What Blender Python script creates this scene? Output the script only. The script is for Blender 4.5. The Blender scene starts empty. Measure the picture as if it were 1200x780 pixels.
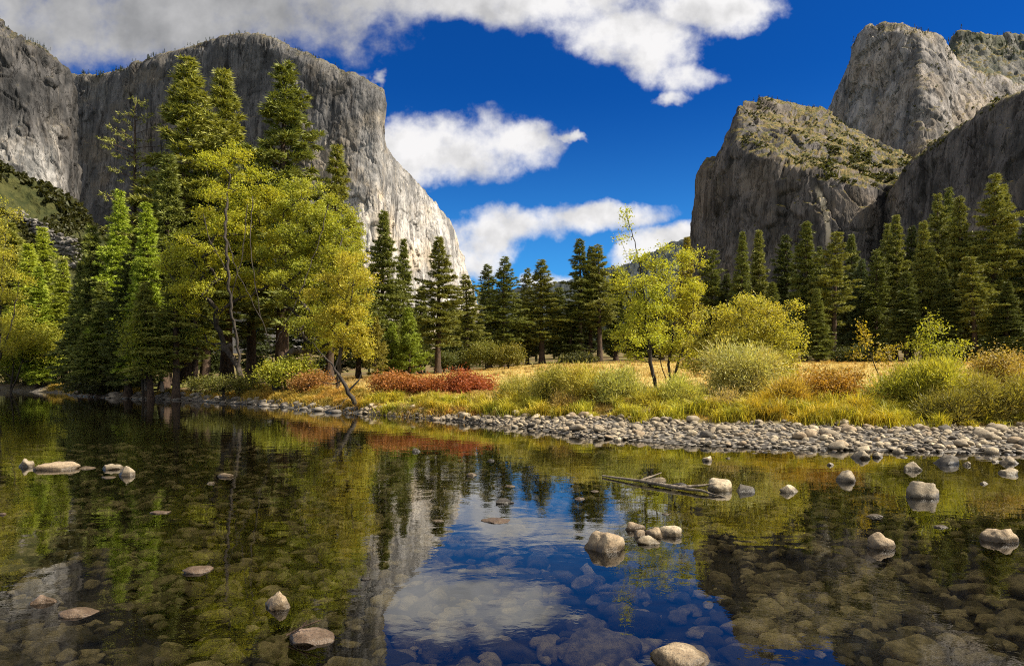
import bpy, bmesh, math, random
import numpy as np

# ------------------------------------------------------------------ camera, sky, sun, exposure
scene = bpy.context.scene
COL = scene.collection
EYE = 2.2                                   # eye height above the river surface (z = 0)
FOC = 800.0                                 # focal length in photograph pixels (24 mm on 36 mm)
HOR = 440.0                                 # photograph row of the horizon

cam_data = bpy.data.cameras.new("camera")
cam_data.sensor_width = 36.0
cam_data.lens = 24.0
cam_data.shift_y = 50.0 / 1200.0
cam_data.clip_start = 0.1
cam_data.clip_end = 30000.0
cam = bpy.data.objects.new("camera", cam_data)
COL.objects.link(cam)
cam.location = (0, 0, EYE)
cam.rotation_euler = (math.radians(90), 0, 0)
scene.camera = cam

SUN_EL = math.radians(46)
SUN_DIR = (0.985, -0.17)                   # horizontal bearing towards the sun (right, slightly behind)
SUN_STRENGTH = 5.0
SKY_STRENGTH = 0.0525
scene.view_settings.view_transform = 'Standard'
scene.view_settings.look = 'None'
scene.view_settings.gamma = 1.0
scene.view_settings.use_curve_mapping = False
scene.view_settings.exposure = 1.28

n_ = math.hypot(*SUN_DIR)
sdir = np.array([SUN_DIR[0] / n_ * math.cos(SUN_EL), SUN_DIR[1] / n_ * math.cos(SUN_EL), math.sin(SUN_EL)])
sun_data = bpy.data.lights.new("sun", 'SUN')
sun_data.energy = SUN_STRENGTH
sun_data.angle = math.radians(0.53)
sun_data.color = (1.0, 0.91, 0.75)
sun = bpy.data.objects.new("sun", sun_data)
COL.objects.link(sun)
from mathutils import Vector
sun.rotation_euler = Vector(-sdir).to_track_quat('-Z', 'Y').to_euler()


class Nodes:
    """small helper to wire node trees"""
    def __init__(self, tree):
        self.t = tree
        tree.nodes.clear()

    def n(self, kind, ins=None, **attrs):
        nd = self.t.nodes.new(kind)
        for k, v in attrs.items():
            setattr(nd, k, v)
        for k, v in (ins or {}).items():
            sock = nd.inputs[k]
            if isinstance(v, bpy.types.NodeSocket):
                self.t.links.new(v, sock)
            else:
                sock.default_value = v
        return nd

    def math(self, op, a, b=None, c=None, clamp=False):
        ins = {0: a}
        if b is not None:
            ins[1] = b
        if c is not None:
            ins[2] = c
        return self.n('ShaderNodeMath', ins, operation=op, use_clamp=clamp).outputs[0]

    def vmath(self, op, a, b=None):
        ins = {0: a}
        if b is not None:
            ins[1] = b
        nd = self.n('ShaderNodeVectorMath', ins, operation=op)
        return nd.outputs['Value'] if op in ('DOT_PRODUCT', 'LENGTH') else nd.outputs['Vector']

    def rng(self, v, a, b, c=0.0, d=1.0, smooth=True):
        return self.n('ShaderNodeMapRange', {'Value': v, 'From Min': a, 'From Max': b, 'To Min': c, 'To Max': d},
                      interpolation_type='SMOOTHSTEP' if smooth else 'LINEAR').outputs[0]

    def mix(self, f, a, b, blend='MIX'):
        nd = self.n('ShaderNodeMix', data_type='RGBA', blend_type=blend)
        for i, v in ((0, f), (6, a), (7, b)):
            s = nd.inputs[i]
            if isinstance(v, bpy.types.NodeSocket):
                self.t.links.new(v, s)
            else:
                s.default_value = v if i == 0 else ((*v, 1.0) if len(v) == 3 else v)
        return nd.outputs[2]

    def noise(self, vec, scale, detail=4, rough=0.55, dist=0.0, out=0):
        return self.n('ShaderNodeTexNoise', {'Vector': vec, 'Scale': scale, 'Detail': detail, 'Roughness': rough,
                                             'Distortion': dist}).outputs[out]

    def scaled(self, vec, s):
        return self.vmath('MULTIPLY', vec, s)


def build_world():
    w = bpy.data.worlds.new("World")
    scene.world = w
    w.use_nodes = True
    N = Nodes(w.node_tree)
    sky = N.n('ShaderNodeTexSky', sky_type='NISHITA')
    sky.sun_disc = False
    sky.sun_elevation = SUN_EL
    sky.sun_rotation = math.atan2(SUN_DIR[0], SUN_DIR[1])
    sky.altitude = 1200
    sky.air_density = 1.0
    sky.dust_density = 0.15
    sky.ozone_density = 3.0
    d = N.n('ShaderNodeTexCoord').outputs['Generated']
    # the clear sky away from the sun is deeply polarised
    dz = N.n('ShaderNodeSeparateXYZ', {0: d}).outputs['Z']
    pol = N.mix(N.rng(dz, 0.10, 0.40), (0.22, 0.78, 1.20), (0.03, 0.34, 0.85))
    away = N.rng(N.vmath('DOT_PRODUCT', d, tuple(sdir)), 0.98, 0.6)
    deep = N.mix(1.0, sky.outputs[0], N.mix(away, (0.8, 0.95, 1.1), pol), 'MULTIPLY')
    sep = N.n('ShaderNodeSeparateXYZ', {0: d})
    ahead = N.rng(sep.outputs['Y'], 0.05, 0.15)
    yy = N.math('MAXIMUM', sep.outputs['Y'], 0.03)
    u = N.math('DIVIDE', sep.outputs['X'], yy)
    v = N.math('DIVIDE', sep.outputs['Z'], yy)
    q = N.n('ShaderNodeCombineXYZ', {0: u, 1: v, 2: 0.0}).outputs[0]
    # bearings of the cloud banks: (tan azimuth, tan elevation, half-widths)*800
    banks = [(-400, 420, 330, 62), (-420, 470, 420, 90), (-150, 452, 190, 52), (-40, 446, 150, 40), (60, 450, 160, 58), (130, 410, 90, 44),
             (175, 385, 62, 40), (215, 352, 44, 24), (235, 440, 90, 34), (190, 330, 26, 14), (-170, 352, 20, 16),
             (-60, 268, 122, 44), (-120, 262, 62, 42), (8, 275, 66, 24), (62, 281, 20, 7),
             (-34, 158, 48, 42), (10, 176, 82, 27), (98, 184, 84, 21), (-52, 134, 40, 24), (182, 154, 66, 20), (50, 110, 44, 13), (140, 140, 36, 24), (225, 168, 26, 10)]

    def field(p):
        wa = N.noise(p, 5.0, 3, 0.5, out=1)
        wb = N.noise(p, 20.0, 4, 0.6, out=1)
        off = N.vmath('ADD', N.scaled(N.vmath('SUBTRACT', wa, (0.5, 0.5, 0.5)), (0.12, 0.07, 0)),
                      N.scaled(N.vmath('SUBTRACT', wb, (0.5, 0.5, 0.5)), (0.055, 0.04, 0)))
        pw = N.vmath('ADD', p, off)
        acc = None
        for cx, cy, rx, ry in banks:
            e = N.n('ShaderNodeVectorMath', {0: pw, 1: (800 / rx, 800 / ry, 0), 2: (-cx / rx, -cy / ry, 0)}, operation='MULTIPLY_ADD').outputs[0]
            r2 = N.vmath('DOT_PRODUCT', e, e)
            acc = r2 if acc is None else N.n('ShaderNodeMath', {0: acc, 1: r2, 2: 0.35}, operation='SMOOTH_MIN').outputs[0]
        f = N.math('SUBTRACT', 1.0, acc)
        f = N.math('MAXIMUM', f, -1.5)
        fb = N.noise(p, 9.0, 9, 0.6)
        return N.math('ADD', f, N.math('MULTIPLY', N.math('SUBTRACT', fb, 0.5), 3.0)), fb

    f0, fb0 = field(q)
    mask = N.rng(f0, -0.12, 0.95)
    mask = N.math('MULTIPLY', mask, ahead)
    # shading inside the cloud: billows lit from the sun's side, grey thick undersides
    q2 = N.vmath('ADD', q, (0.03, 0.035, 0.0))
    b0 = N.noise(q, 11.0, 7, 0.55)
    b1 = N.noise(q2, 11.0, 7, 0.55)
    lit = N.math('ADD', N.math('MULTIPLY', N.math('SUBTRACT', b0, b1), 2.2), 0.62, clamp=True)
    thick = N.rng(f0, 0.5, 2.2)
    overcast = N.math('MULTIPLY', N.rng(u, 0.1, -0.35), N.rng(v, 0.36, 0.44))
    lum = N.math('MULTIPLY', N.rng(lit, 0.1, 0.95, 0.62, 1.12, False), N.math('SUBTRACT', 1.0, N.math('MULTIPLY', thick, 0.10)))
    lum = N.math('MULTIPLY', lum, N.math('SUBTRACT', 1.0, N.math('MULTIPLY', overcast, 0.55)))
    cloud = N.mix(lum, (0.6, 0.68, 0.8), (7.4, 7.3, 7.3))
    cloud = N.scaled(cloud, (1.0, 1.0, 1.0))
    colr = N.mix(mask, deep, cloud)
    # unseen broken cloud overhead and behind, added as neutral fill light
    over = N.math('MAXIMUM', N.rng(sep.outputs['Y'], 0.15, -0.1), N.rng(dz, 0.48, 0.62))
    over = N.math('MULTIPLY', over, N.rng(dz, -0.05, 0.12))
    fill_cloud = N.math('MULTIPLY', N.rng(N.noise(d, 2.6, 6, 0.6), 0.36, 0.52), over)
    colr = N.mix(N.math('MULTIPLY', fill_cloud, 0.9), colr, (9.5, 9.1, 8.4))
    bg = N.n('ShaderNodeBackground', {'Color': colr, 'Strength': SKY_STRENGTH})
    N.n('ShaderNodeOutputWorld', {'Surface': bg.outputs[0]})


build_world()

cy = scene.cycles
cy.use_denoising = False
cy.filter_width = 1.1
cy.max_bounces = 7
cy.diffuse_bounces = 3
cy.glossy_bounces = 3
cy.transmission_bounces = 3
cy.transparent_max_bounces = 8
cy.caustics_reflective = False
cy.caustics_refractive = False
cy.sample_clamp_indirect = 6.0

# ------------------------------------------------------------------ numpy helpers
R = np.random.default_rng(7)


def hash3(ix, iy, iz, seed):
    h = (ix.astype(np.uint32) * np.uint32(374761393)) ^ (iy.astype(np.uint32) * np.uint32(668265263)) ^ (iz.astype(np.uint32) * np.uint32(2147483647 - 1640531)) ^ np.uint32((seed * 974711 + 17) & 0xffffffff)
    h = (h ^ (h >> np.uint32(13))) * np.uint32(1274126177)
    h = (h ^ (h >> np.uint32(16))) * np.uint32(2246822519)
    return (h ^ (h >> np.uint32(15)))


GR = np.array([[1, 1, 0], [-1, 1, 0], [1, -1, 0], [-1, -1, 0], [1, 0, 1], [-1, 0, 1], [1, 0, -1], [-1, 0, -1],
               [0, 1, 1], [0, -1, 1], [0, 1, -1], [0, -1, -1]], float)


def pnoise(p, seed=0):
    """gradient noise, about -1..1, for an (n, 3) array"""
    p = np.asarray(p, float)
    i = np.floor(p)
    f = p - i
    i = i.astype(np.int64)
    w = f * f * f * (f * (f * 6 - 15) + 10)
    out = np.zeros(len(p))
    for dx in (0, 1):
        for dy in (0, 1):
            for dz in (0, 1):
                h = hash3(i[:, 0] + dx, i[:, 1] + dy, i[:, 2] + dz, seed) % np.uint32(12)
                g = GR[h]
                dd = f - np.array([dx, dy, dz])
                wx = w[:, 0] if dx else 1 - w[:, 0]
                wy = w[:, 1] if dy else 1 - w[:, 1]
                wz = w[:, 2] if dz else 1 - w[:, 2]
                out += (g * dd).sum(1) * wx * wy * wz
    return out


def fbm(p, oct=4, gain=0.5, seed=0):
    a, s, o = 1.0, 0.0, np.zeros(len(p))
    q = np.array(p, float)
    for k in range(oct):
        o += a * pnoise(q, seed + k)
        q = q * 2.03 + 11.7
        a *= gain
    return o


def ridged(p, oct=4, gain=0.5, seed=0):
    a, o = 1.0, np.zeros(len(p))
    q = np.array(p, float)
    for k in range(oct):
        o += a * (1 - 2 * np.abs(pnoise(q, seed + k)))
        q = q * 2.1 + 5.3
        a *= gain
    return o


def cells(p, seed=0):
    """random value of the nearest cell point, and the gap to the next one"""
    p = np.asarray(p, float)
    i = np.floor(p).astype(np.int64)
    f1 = np.full(len(p), 9.0)
    f2 = np.full(len(p), 9.0)
    val = np.zeros(len(p))
    for dx in (-1, 0, 1):
        for dy in (-1, 0, 1):
            for dz in (-1, 0, 1):
                c = i + np.array([dx, dy, dz])
                r = [hash3(c[:, 0], c[:, 1], c[:, 2], seed + k).astype(float) / 4294967295.0 for k in range(4)]
                d = np.sqrt((c[:, 0] + r[0] - p[:, 0]) ** 2 + (c[:, 1] + r[1] - p[:, 1]) ** 2 + (c[:, 2] + r[2] - p[:, 2]) ** 2)
                near = d < f1
                f2 = np.where(near, f1, np.minimum(f2, d))
                val = np.where(near, r[3], val)
                f1 = np.where(near, d, f1)
    return val, f2 - f1


def make_mesh(name, V, faces, smooth=False):
    """faces: list of (n, k) index arrays"""
    me = bpy.data.meshes.new(name)
    V = np.asarray(V, np.float32).reshape(-1, 3)
    faces = [np.asarray(f, np.int32) for f in faces if len(f)]
    nl = sum(f.size for f in faces)
    npoly = sum(len(f) for f in faces)
    me.vertices.add(len(V))
    me.vertices.foreach_set('co', V.ravel())
    me.loops.add(nl)
    me.loops.foreach_set('vertex_index', np.concatenate([f.ravel() for f in faces]))
    me.polygons.add(npoly)
    tot = np.concatenate([np.full(len(f), f.shape[1], np.int32) for f in faces])
    st = np.concatenate([[0], np.cumsum(tot)[:-1]]).astype(np.int32)
    me.polygons.foreach_set('loop_start', st)
    me.polygons.foreach_set('use_smooth', np.full(npoly, smooth, bool))
    me.update(calc_edges=True)
    return me


def link(name, me, mat=None, parent=None, loc=None):
    o = bpy.data.objects.new(name, me)
    COL.objects.link(o)
    if me is not None and mat is not None and len(me.materials) == 0:
        me.materials.append(mat)
    if parent is not None:
        o.parent = parent
    if loc is not None:
        o.location = loc
    return o


def tag(o, label=None, cat=None, group=None, kind=None):
    for k, v in (('label', label), ('category', cat), ('group', group), ('kind', kind)):
        if v:
            o[k] = v
    return o


def P(px, py, D):
    """world point that stands at depth D on the bearing the photograph shows"""
    return np.array([(px - 600.0) / FOC * D, D, EYE + (HOR - py) / FOC * D])


class Geo:
    """collects pieces of ONE mesh"""
    def __init__(self):
        self.V, self.F, self.n = [], {}, 0

    def add(self, V, F):
        V = np.asarray(V, float).reshape(-1, 3)
        for f in (F if isinstance(F, list) else [F]):
            f = np.asarray(f, np.int64)
            if len(f):
                self.F.setdefault(f.shape[1], []).append(f + self.n)
        self.V.append(V)
        self.n += len(V)

    def mesh(self, name, smooth=False):
        return make_mesh(name, np.concatenate(self.V), [np.concatenate(v) for v in self.F.values()], smooth)


def tube(geo, pts, rad, sides=6):
    pts = np.asarray(pts, float)
    rad = np.asarray(rad, float)
    n = len(pts)
    t = np.gradient(pts, axis=0)
    t /= np.linalg.norm(t, axis=1)[:, None] + 1e-9
    ref = np.where(np.abs(t[:, 2:3]) > 0.9, np.array([[1.0, 0, 0]]), np.array([[0, 0, 1.0]]))
    if np.abs(t[0, 2]) > 0.6:
        ref = np.tile(np.array([[1.0, 0.1, 0]]), (n, 1))
    a = np.cross(t, ref)
    a /= np.linalg.norm(a, axis=1)[:, None] + 1e-9
    b = np.cross(t, a)
    ang = np.arange(sides) / sides * 2 * np.pi
    ring = a[:, None, :] * np.cos(ang)[None, :, None] + b[:, None, :] * np.sin(ang)[None, :, None]
    V = pts[:, None, :] + ring * rad[:, None, None]
    idx = np.arange(n * sides).reshape(n, sides)
    q = np.stack([idx[:-1], np.roll(idx, -1, 1)[:-1], np.roll(idx, -1, 1)[1:], idx[1:]], -1).reshape(-1, 4)
    geo.add(V, [q, idx[-1:, :] if sides > 4 else idx[-1:, :]])


def unit(v):
    return v / (np.linalg.norm(v, axis=-1, keepdims=True) + 1e-9)


def blades(c, d, length, width, rng):
    """narrow pointed triangles from c along d"""
    n = len(c)
    side = unit(np.cross(d, rng.normal(size=(n, 3))))
    w = np.asarray(width).reshape(-1, 1) * 0.5
    L = np.asarray(length).reshape(-1, 1)
    V = np.stack([c - side * w, c + side * w, c + d * L], 1)
    return V.reshape(-1, 3), np.arange(n * 3).reshape(-1, 3)


def leaves(c, size, rng, up=0.5, aspect=0.62):
    """diamond leaves, four corners each"""
    n = len(c)
    nrm = unit(rng.normal(size=(n, 3)) + np.array([0, 0, up]))
    a = unit(np.cross(nrm, rng.normal(size=(n, 3))))
    b = np.cross(nrm, a)
    s = np.asarray(size).reshape(-1, 1) * rng.uniform(0.45, 1.45, (n, 1)) * 0.5
    fold = nrm * s * 0.25
    V = np.stack([c - a * s, c - b * s * aspect + fold, c + a * s, c + b * s * aspect + fold], 1)
    return V.reshape(-1, 3), np.arange(n * 4).reshape(-1, 4)


# ------------------------------------------------------------------ materials
def material(name):
    m = bpy.data.materials.new(name)
    m.use_nodes = True
    return m, Nodes(m.node_tree)


def finish(N, color, rough=0.8, normal=None, spec=0.25):
    ins = {'Base Color': color, 'Roughness': rough, 'Specular IOR Level': spec}
    if normal is not None:
        ins['Normal'] = normal
    b = N.n('ShaderNodeBsdfPrincipled', ins)
    N.n('ShaderNodeOutputMaterial', {'Surface': b.outputs[0]})


def bump(N, h, dist, strength=1.0):
    return N.n('ShaderNodeBump', {'Height': h, 'Distance': dist, 'Strength': strength}).outputs[0]


def mat_leaf(name, hue_var=0.5, trans=0.3, warm=(1.5, 1.05, 0.5), patch=0.0):
    """foliage: the object's own colour, varied leaf by leaf and clump by clump"""
    m, N = material(name)
    base = N.n('ShaderNodeObjectInfo').outputs['Color']
    geo = N.n('ShaderNodeNewGeometry')
    rnd = geo.outputs['Random Per Island']
    tc = N.n('ShaderNodeTexCoord').outputs['Object']
    clump = N.noise(tc, 0.55, 3, 0.6)
    f = N.math('MULTIPLY', N.math('ADD', N.math('MULTIPLY', rnd, 0.55), N.math('MULTIPLY', N.rng(clump, 0.3, 0.7), 0.45)), hue_var)
    warmc = N.mix(1.0, base, warm, 'MULTIPLY')
    c1 = N.mix(f, base, warmc)
    vary = N.rng(N.math('FRACT', N.math('MULTIPLY', rnd, 7.31)), 0, 1, 0.65, 1.3, False)
    c2 = N.scaled(c1, N.n('ShaderNodeCombineXYZ', {0: vary, 1: vary, 2: vary}).outputs[0])
    if patch:                                                # tussock to tussock differences: fresh, dry, brown
        pn = N.noise(tc, 0.9, 4, 0.65)
        pm = N.noise(tc, 0.28, 3, 0.6)
        c2 = N.mix(N.math('MULTIPLY', N.rng(pn, 0.45, 0.62), patch), c2, N.mix(1.0, c2, (0.42, 0.50, 0.6), 'MULTIPLY'))
        c2 = N.mix(N.math('MULTIPLY', N.rng(pm, 0.48, 0.64), patch), c2, N.mix(1.0, c2, (1.02, 0.84, 0.95), 'MULTIPLY'))
    d = N.n('ShaderNodeBsdfPrincipled', {'Base Color': c2, 'Roughness': 0.55, 'Specular IOR Level': 0.25})
    tcol = N.mix(1.0, c2, (1.35, 1.3, 0.55), 'MULTIPLY')
    t = N.n('ShaderNodeBsdfTranslucent', {'Color': tcol})
    x = N.n('ShaderNodeMixShader', {0: trans, 1: d.outputs[0], 2: t.outputs[0]})
    N.n('ShaderNodeOutputMaterial', {'Surface': x.outputs[0]})
    return m


def mat_bark(name, c1, c2, scale=3.0):
    m, N = material(name)
    tc = N.n('ShaderNodeTexCoord').outputs['Object']
    n1 = N.noise(N.scaled(tc, (1, 1, 0.18)), scale * 2.5, 6, 0.65)
    n2 = N.noise(tc, scale * 0.3, 3)
    c = N.mix(N.rng(n1, 0.35, 0.65), c1, c2)
    c = N.mix(N.rng(n2, 0.4, 0.7, 0, 0.4), c, tuple(x * 1.5 for x in c2))
    finish(N, c, 0.95, bump(N, n1, 0.06), 0.1)
    return m


def mat_granite(name, light=(0.36, 0.33, 0.30), dark=(0.13, 0.125, 0.125), tan=(0.42, 0.34, 0.25), veg=0.5, streak=1.0, tan_amt=0.5, seed=0.0, shade_tint=None, stains=()):
    """cliff granite in metres: dark water streaks, buff patches, cracks, scrub on ledges"""
    m, N = material(name)
    pos = N.n('ShaderNodeNewGeometry').outputs['Position']
    pos = N.vmath('ADD', pos, (seed, seed * 0.7, 0))
    big = N.noise(pos, 0.006, 4, 0.6)
    med = N.noise(N.scaled(pos, (1, 1, 0.5)), 0.022, 6, 0.65)
    st = N.noise(N.scaled(pos, (1, 1, 0.05)), 0.05, 6, 0.7, 0.6)
    st2 = N.noise(N.scaled(pos, (1, 1, 0.10)), 0.13, 5, 0.7)
    fine = N.noise(N.scaled(pos, (1, 1, 0.45)), 0.16, 6, 0.75)
    c = N.mix(N.rng(med, 0.36, 0.64), dark, light)
    c = N.mix(N.math('MULTIPLY', N.rng(big, 0.46, 0.66), tan_amt), c, tan)
    if shade_tint:                                              # cloud shade painted into the rock colour: (axis weights xyz, from, to, amount, tint)
        wx, w0, w1, amt, tint = shade_tint
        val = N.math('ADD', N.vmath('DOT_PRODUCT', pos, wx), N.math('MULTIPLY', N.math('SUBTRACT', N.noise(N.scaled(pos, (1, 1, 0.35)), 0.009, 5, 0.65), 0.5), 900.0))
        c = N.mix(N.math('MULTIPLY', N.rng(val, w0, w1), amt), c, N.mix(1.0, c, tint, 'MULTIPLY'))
    zone = N.rng(N.noise(N.scaled(pos, (1, 1, 0.4)), 0.0075, 3, 0.5), 0.42, 0.58, 0.25, 1.0)
    st = N.math('ADD', N.math('MULTIPLY', N.math('SUBTRACT', st, 0.5), zone), 0.5)
    c = N.mix(N.math('MULTIPLY', N.rng(st, 0.50, 0.60), 0.85 * streak), c, N.mix(1.0, c, (0.28, 0.27, 0.27), 'MULTIPLY'))
    c = N.mix(N.math('MULTIPLY', N.rng(st2, 0.53, 0.66), 0.6 * streak), c, N.mix(1.0, c, (1.9, 1.75, 1.5), 'MULTIPLY'))
    c = N.mix(N.math('MULTIPLY', N.rng(fine, 0.53, 0.70), 0.5), c, N.mix(1.0, c, (0.35, 0.34, 0.33), 'MULTIPLY'))
    crk = N.noise(N.vmath('ADD', N.scaled(pos, (1, 1, 0.16)), N.scaled(N.noise(pos, 0.02, 4, out=1), (40, 40, 8))), 0.022, 3, 0.5)
    crk = N.math('ABSOLUTE', N.math('SUBTRACT', crk, 0.5))
    vor = N.rng(crk, 0.0, 0.012)
    c = N.mix(N.math('MULTIPLY', N.math('SUBTRACT', 1.0, vor), N.rng(big, 0.40, 0.55, 0.0, 0.7)), c, (0.05, 0.048, 0.047))
    if stains:                                               # (x, half width, z from, z to, colour, amount)
        sp = N.n('ShaderNodeSeparateXYZ', {0: N.n('ShaderNodeNewGeometry').outputs['Position']})
        for sx, hw, z0, z1, scol, amt in stains:
            wob = N.math('MULTIPLY', N.math('SUBTRACT', N.noise(N.scaled(pos, (1, 1, 0.5)), 0.03, 4, 0.7), 0.5), hw * 2.4)
            ax = N.math('ABSOLUTE', N.math('ADD', N.math('SUBTRACT', sp.outputs['X'], sx), wob))
            mk = N.math('MULTIPLY', N.rng(ax, hw, hw * 0.45), N.math('MULTIPLY', N.rng(sp.outputs['Z'], z0, z0 + 60), N.rng(sp.outputs['Z'], z1 + 12, z1 - 12)))
            c = N.mix(N.math('MULTIPLY', mk, amt), c, scol)
    nz = N.n('ShaderNodeSeparateXYZ', {0: N.n('ShaderNodeNewGeometry').outputs['Normal']}).outputs['Z']
    vn = N.noise(pos, 0.05, 5, 0.7)
    vmask = N.math('MULTIPLY', N.rng(N.math('ADD', nz, N.math('MULTIPLY', N.math('SUBTRACT', vn, 0.5), 1.4)), 0.52, 0.75), veg, clamp=True)
    vcol = N.mix(N.rng(N.noise(pos, 0.12, 4, 0.7), 0.4, 0.62), (0.05, 0.054, 0.018), (0.17, 0.125, 0.05))
    c = N.mix(vmask, c, vcol)
    jn = N.noise(N.vmath('ADD', N.scaled(pos, (1, 1, 0.07)), N.scaled(N.noise(pos, 0.05, 3, out=1), (10, 10, 3))), 0.05, 4, 0.6)
    jn = N.rng(N.math('ABSOLUTE', N.math('SUBTRACT', jn, 0.5)), 0.0, 0.013)
    c = N.mix(N.math('MULTIPLY', N.math('SUBTRACT', 1.0, jn), N.rng(med, 0.38, 0.56, 0.15, 0.75)), c, N.mix(1.0, c, (0.25, 0.25, 0.25), 'MULTIPLY'))
    h = N.math('ADD', N.math('MULTIPLY', jn, 0.35), N.math('MULTIPLY', med, 0.6))
    h = N.math('ADD', h, N.math('ADD', N.math('MULTIPLY', fine, 0.5), N.math('MULTIPLY', vor, 0.15)))
    h = N.math('ADD', h, N.math('MULTIPLY', st, 0.5))
    finish(N, c, 0.95, bump(N, h, 7.0, 0.8), 0.1)
    return m


def mat_rock(name):
    """river stone: the object's own colour, speckle, lichen, a dark wet foot at the waterline"""
    m, N = material(name)
    base = N.n('ShaderNodeObjectInfo').outputs['Color']
    geo = N.n('ShaderNodeNewGeometry')
    pos = geo.outputs['Position']
    tc = N.n('ShaderNodeTexCoord').outputs['Object']
    rnd = geo.outputs['Random Per Island']
    a = N.noise(pos, 9.0, 6, 0.7)
    b = N.noise(pos, 60.0, 3, 0.7)
    tone = N.rng(rnd, 0, 1, 0.5, 1.6, False)
    c = N.scaled(base, N.n('ShaderNodeCombineXYZ', {0: tone, 1: tone, 2: N.math('POWER', tone, 0.9)}).outputs[0])
    c = N.mix(N.rng(a, 0.35, 0.7), N.mix(1.0, c, (0.62, 0.58, 0.55), 'MULTIPLY'), c)
    c = N.mix(N.rng(b, 0.50, 0.66, 0, 0.7), c, (0.06, 0.055, 0.05))
    c = N.mix(N.rng(N.noise(pos, 4.0, 5, 0.7), 0.6, 0.7, 0, 0.5), c, (0.30, 0.24, 0.15))
    z = N.n('ShaderNodeSeparateXYZ', {0: pos}).outputs['Z']
    wet = N.rng(N.math('ADD', z, N.math('MULTIPLY', a, 0.03)), 0.05, 0.12, 1.0, 0.0)
    c = N.mix(N.math('MULTIPLY', wet, 0.9), c, N.mix(1.0, c, (0.20, 0.18, 0.14), 'MULTIPLY'))
    finish(N, c, N.rng(wet, 0, 1, 0.85, 0.35, False), bump(N, N.math('ADD', a, N.math('MULTIPLY', b, 0.3)), 0.03, 0.8), 0.3)
    return m


def mat_ground():
    m, N = material("ground")
    pos = N.n('ShaderNodeNewGeometry').outputs['Position']
    z = N.n('ShaderNodeSeparateXYZ', {0: pos}).outputs['Z']
    wood = N.n('ShaderNodeAttribute', attribute_name='woodland').outputs['Fac']
    bar = N.n('ShaderNodeAttribute', attribute_name='stony').outputs['Fac']
    n1 = N.noise(pos, 0.12, 5, 0.6)
    n2 = N.noise(pos, 1.7, 5, 0.65)
    n3 = N.noise(pos, 11.0, 4, 0.7)
    straw = N.mix(N.rng(n1, 0.35, 0.65), (0.29, 0.22, 0.07), (0.41, 0.32, 0.11))
    straw = N.mix(N.rng(n2, 0.45, 0.7, 0, 0.6), straw, (0.20, 0.16, 0.05))
    litter = N.mix(N.rng(n2, 0.35, 0.65), (0.05, 0.036, 0.02), (0.16, 0.11, 0.05))
    litter = N.mix(N.rng(n1, 0.5, 0.62), litter, (0.12, 0.12, 0.03))
    soil = N.mix(wood, straw, litter)
    vor = N.n('ShaderNodeTexVoronoi', {'Vector': pos, 'Scale': 7.0, 'Randomness': 1.0})
    grav = N.mix(N.rng(vor.outputs['Distance'], 0.1, 0.6), (0.27, 0.24, 0.20), (0.05, 0.045, 0.04))
    c = N.mix(bar, soil, grav)
    bed = N.mix(N.rng(n2, 0.35, 0.65), (0.02, 0.017, 0.01), (0.06, 0.05, 0.025))
    c = N.mix(N.rng(z, -0.12, 0.0, 1, 0), c, bed)
    finish(N, c, 0.95, bump(N, N.math('ADD', n2, N.math('MULTIPLY', n3, 0.4)), 0.12, 0.7), 0.1)
    return m


def mat_water():
    m, N = material("river_water")
    pos = N.n('ShaderNodeNewGeometry').outputs['Position']
    p2 = N.scaled(pos, (0.75, 1.0, 1.0))
    calm = N.rng(N.noise(pos, 0.16, 3, 0.5), 0.38, 0.66, 0.35, 1.0)
    w1 = N.noise(p2, 1.3, 2, 0.5, 0.4)
    w2 = N.noise(p2, 5.5, 3, 0.6, 0.3)
    w3 = N.noise(p2, 16.0, 2, 0.5)
    h = N.math('ADD', N.math('MULTIPLY', w1, 0.030), N.math('MULTIPLY', N.math('ADD', N.math('MULTIPLY', w2, 0.0075), N.math('MULTIPLY', w3, 0.0016)), calm))
    nrm = bump(N, h, 1.0, 0.17)
    fr = N.n('ShaderNodeFresnel', {'IOR': 1.62, 'Normal': nrm}).outputs[0]
    gl = N.n('ShaderNodeBsdfGlossy', {'Color': (0.97, 0.98, 1.0, 1), 'Roughness': 0.0, 'Normal': nrm})
    tr = N.n('ShaderNodeBsdfTransparent', {'Color': (0.95, 0.92, 0.74, 1)})
    x = N.n('ShaderNodeMixShader', {0: fr, 1: tr.outputs[0], 2: gl.outputs[0]})
    N.n('ShaderNodeOutputMaterial', {'Surface': x.outputs[0]})
    return m


NEEDLE = mat_leaf("needles", 0.35, 0.15, (1.35, 1.1, 0.7))
LEAF = mat_leaf("leaves", 0.65, 0.44, (1.38, 0.98, 0.6))
SHRUB_LEAF = mat_leaf("shrub_leaves", 0.7, 0.34, (1.35, 0.98, 0.6), 0.22)
GRASS = mat_leaf("grass_blades", 0.7, 0.30, (1.45, 0.95, 0.6), 0.85)
BARK_PINE = mat_bark("pine_bark", (0.025, 0.018, 0.014), (0.075, 0.05, 0.035))
BARK_GREY = mat_bark("grey_bark", (0.018, 0.015, 0.013), (0.055, 0.046, 0.038))
BARK_DEAD = mat_bark("bleached_wood", (0.06, 0.05, 0.04), (0.20, 0.165, 0.125))
ROCK = mat_rock("river_stone")
GROUND = mat_ground()
WATER = mat_water()

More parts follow.
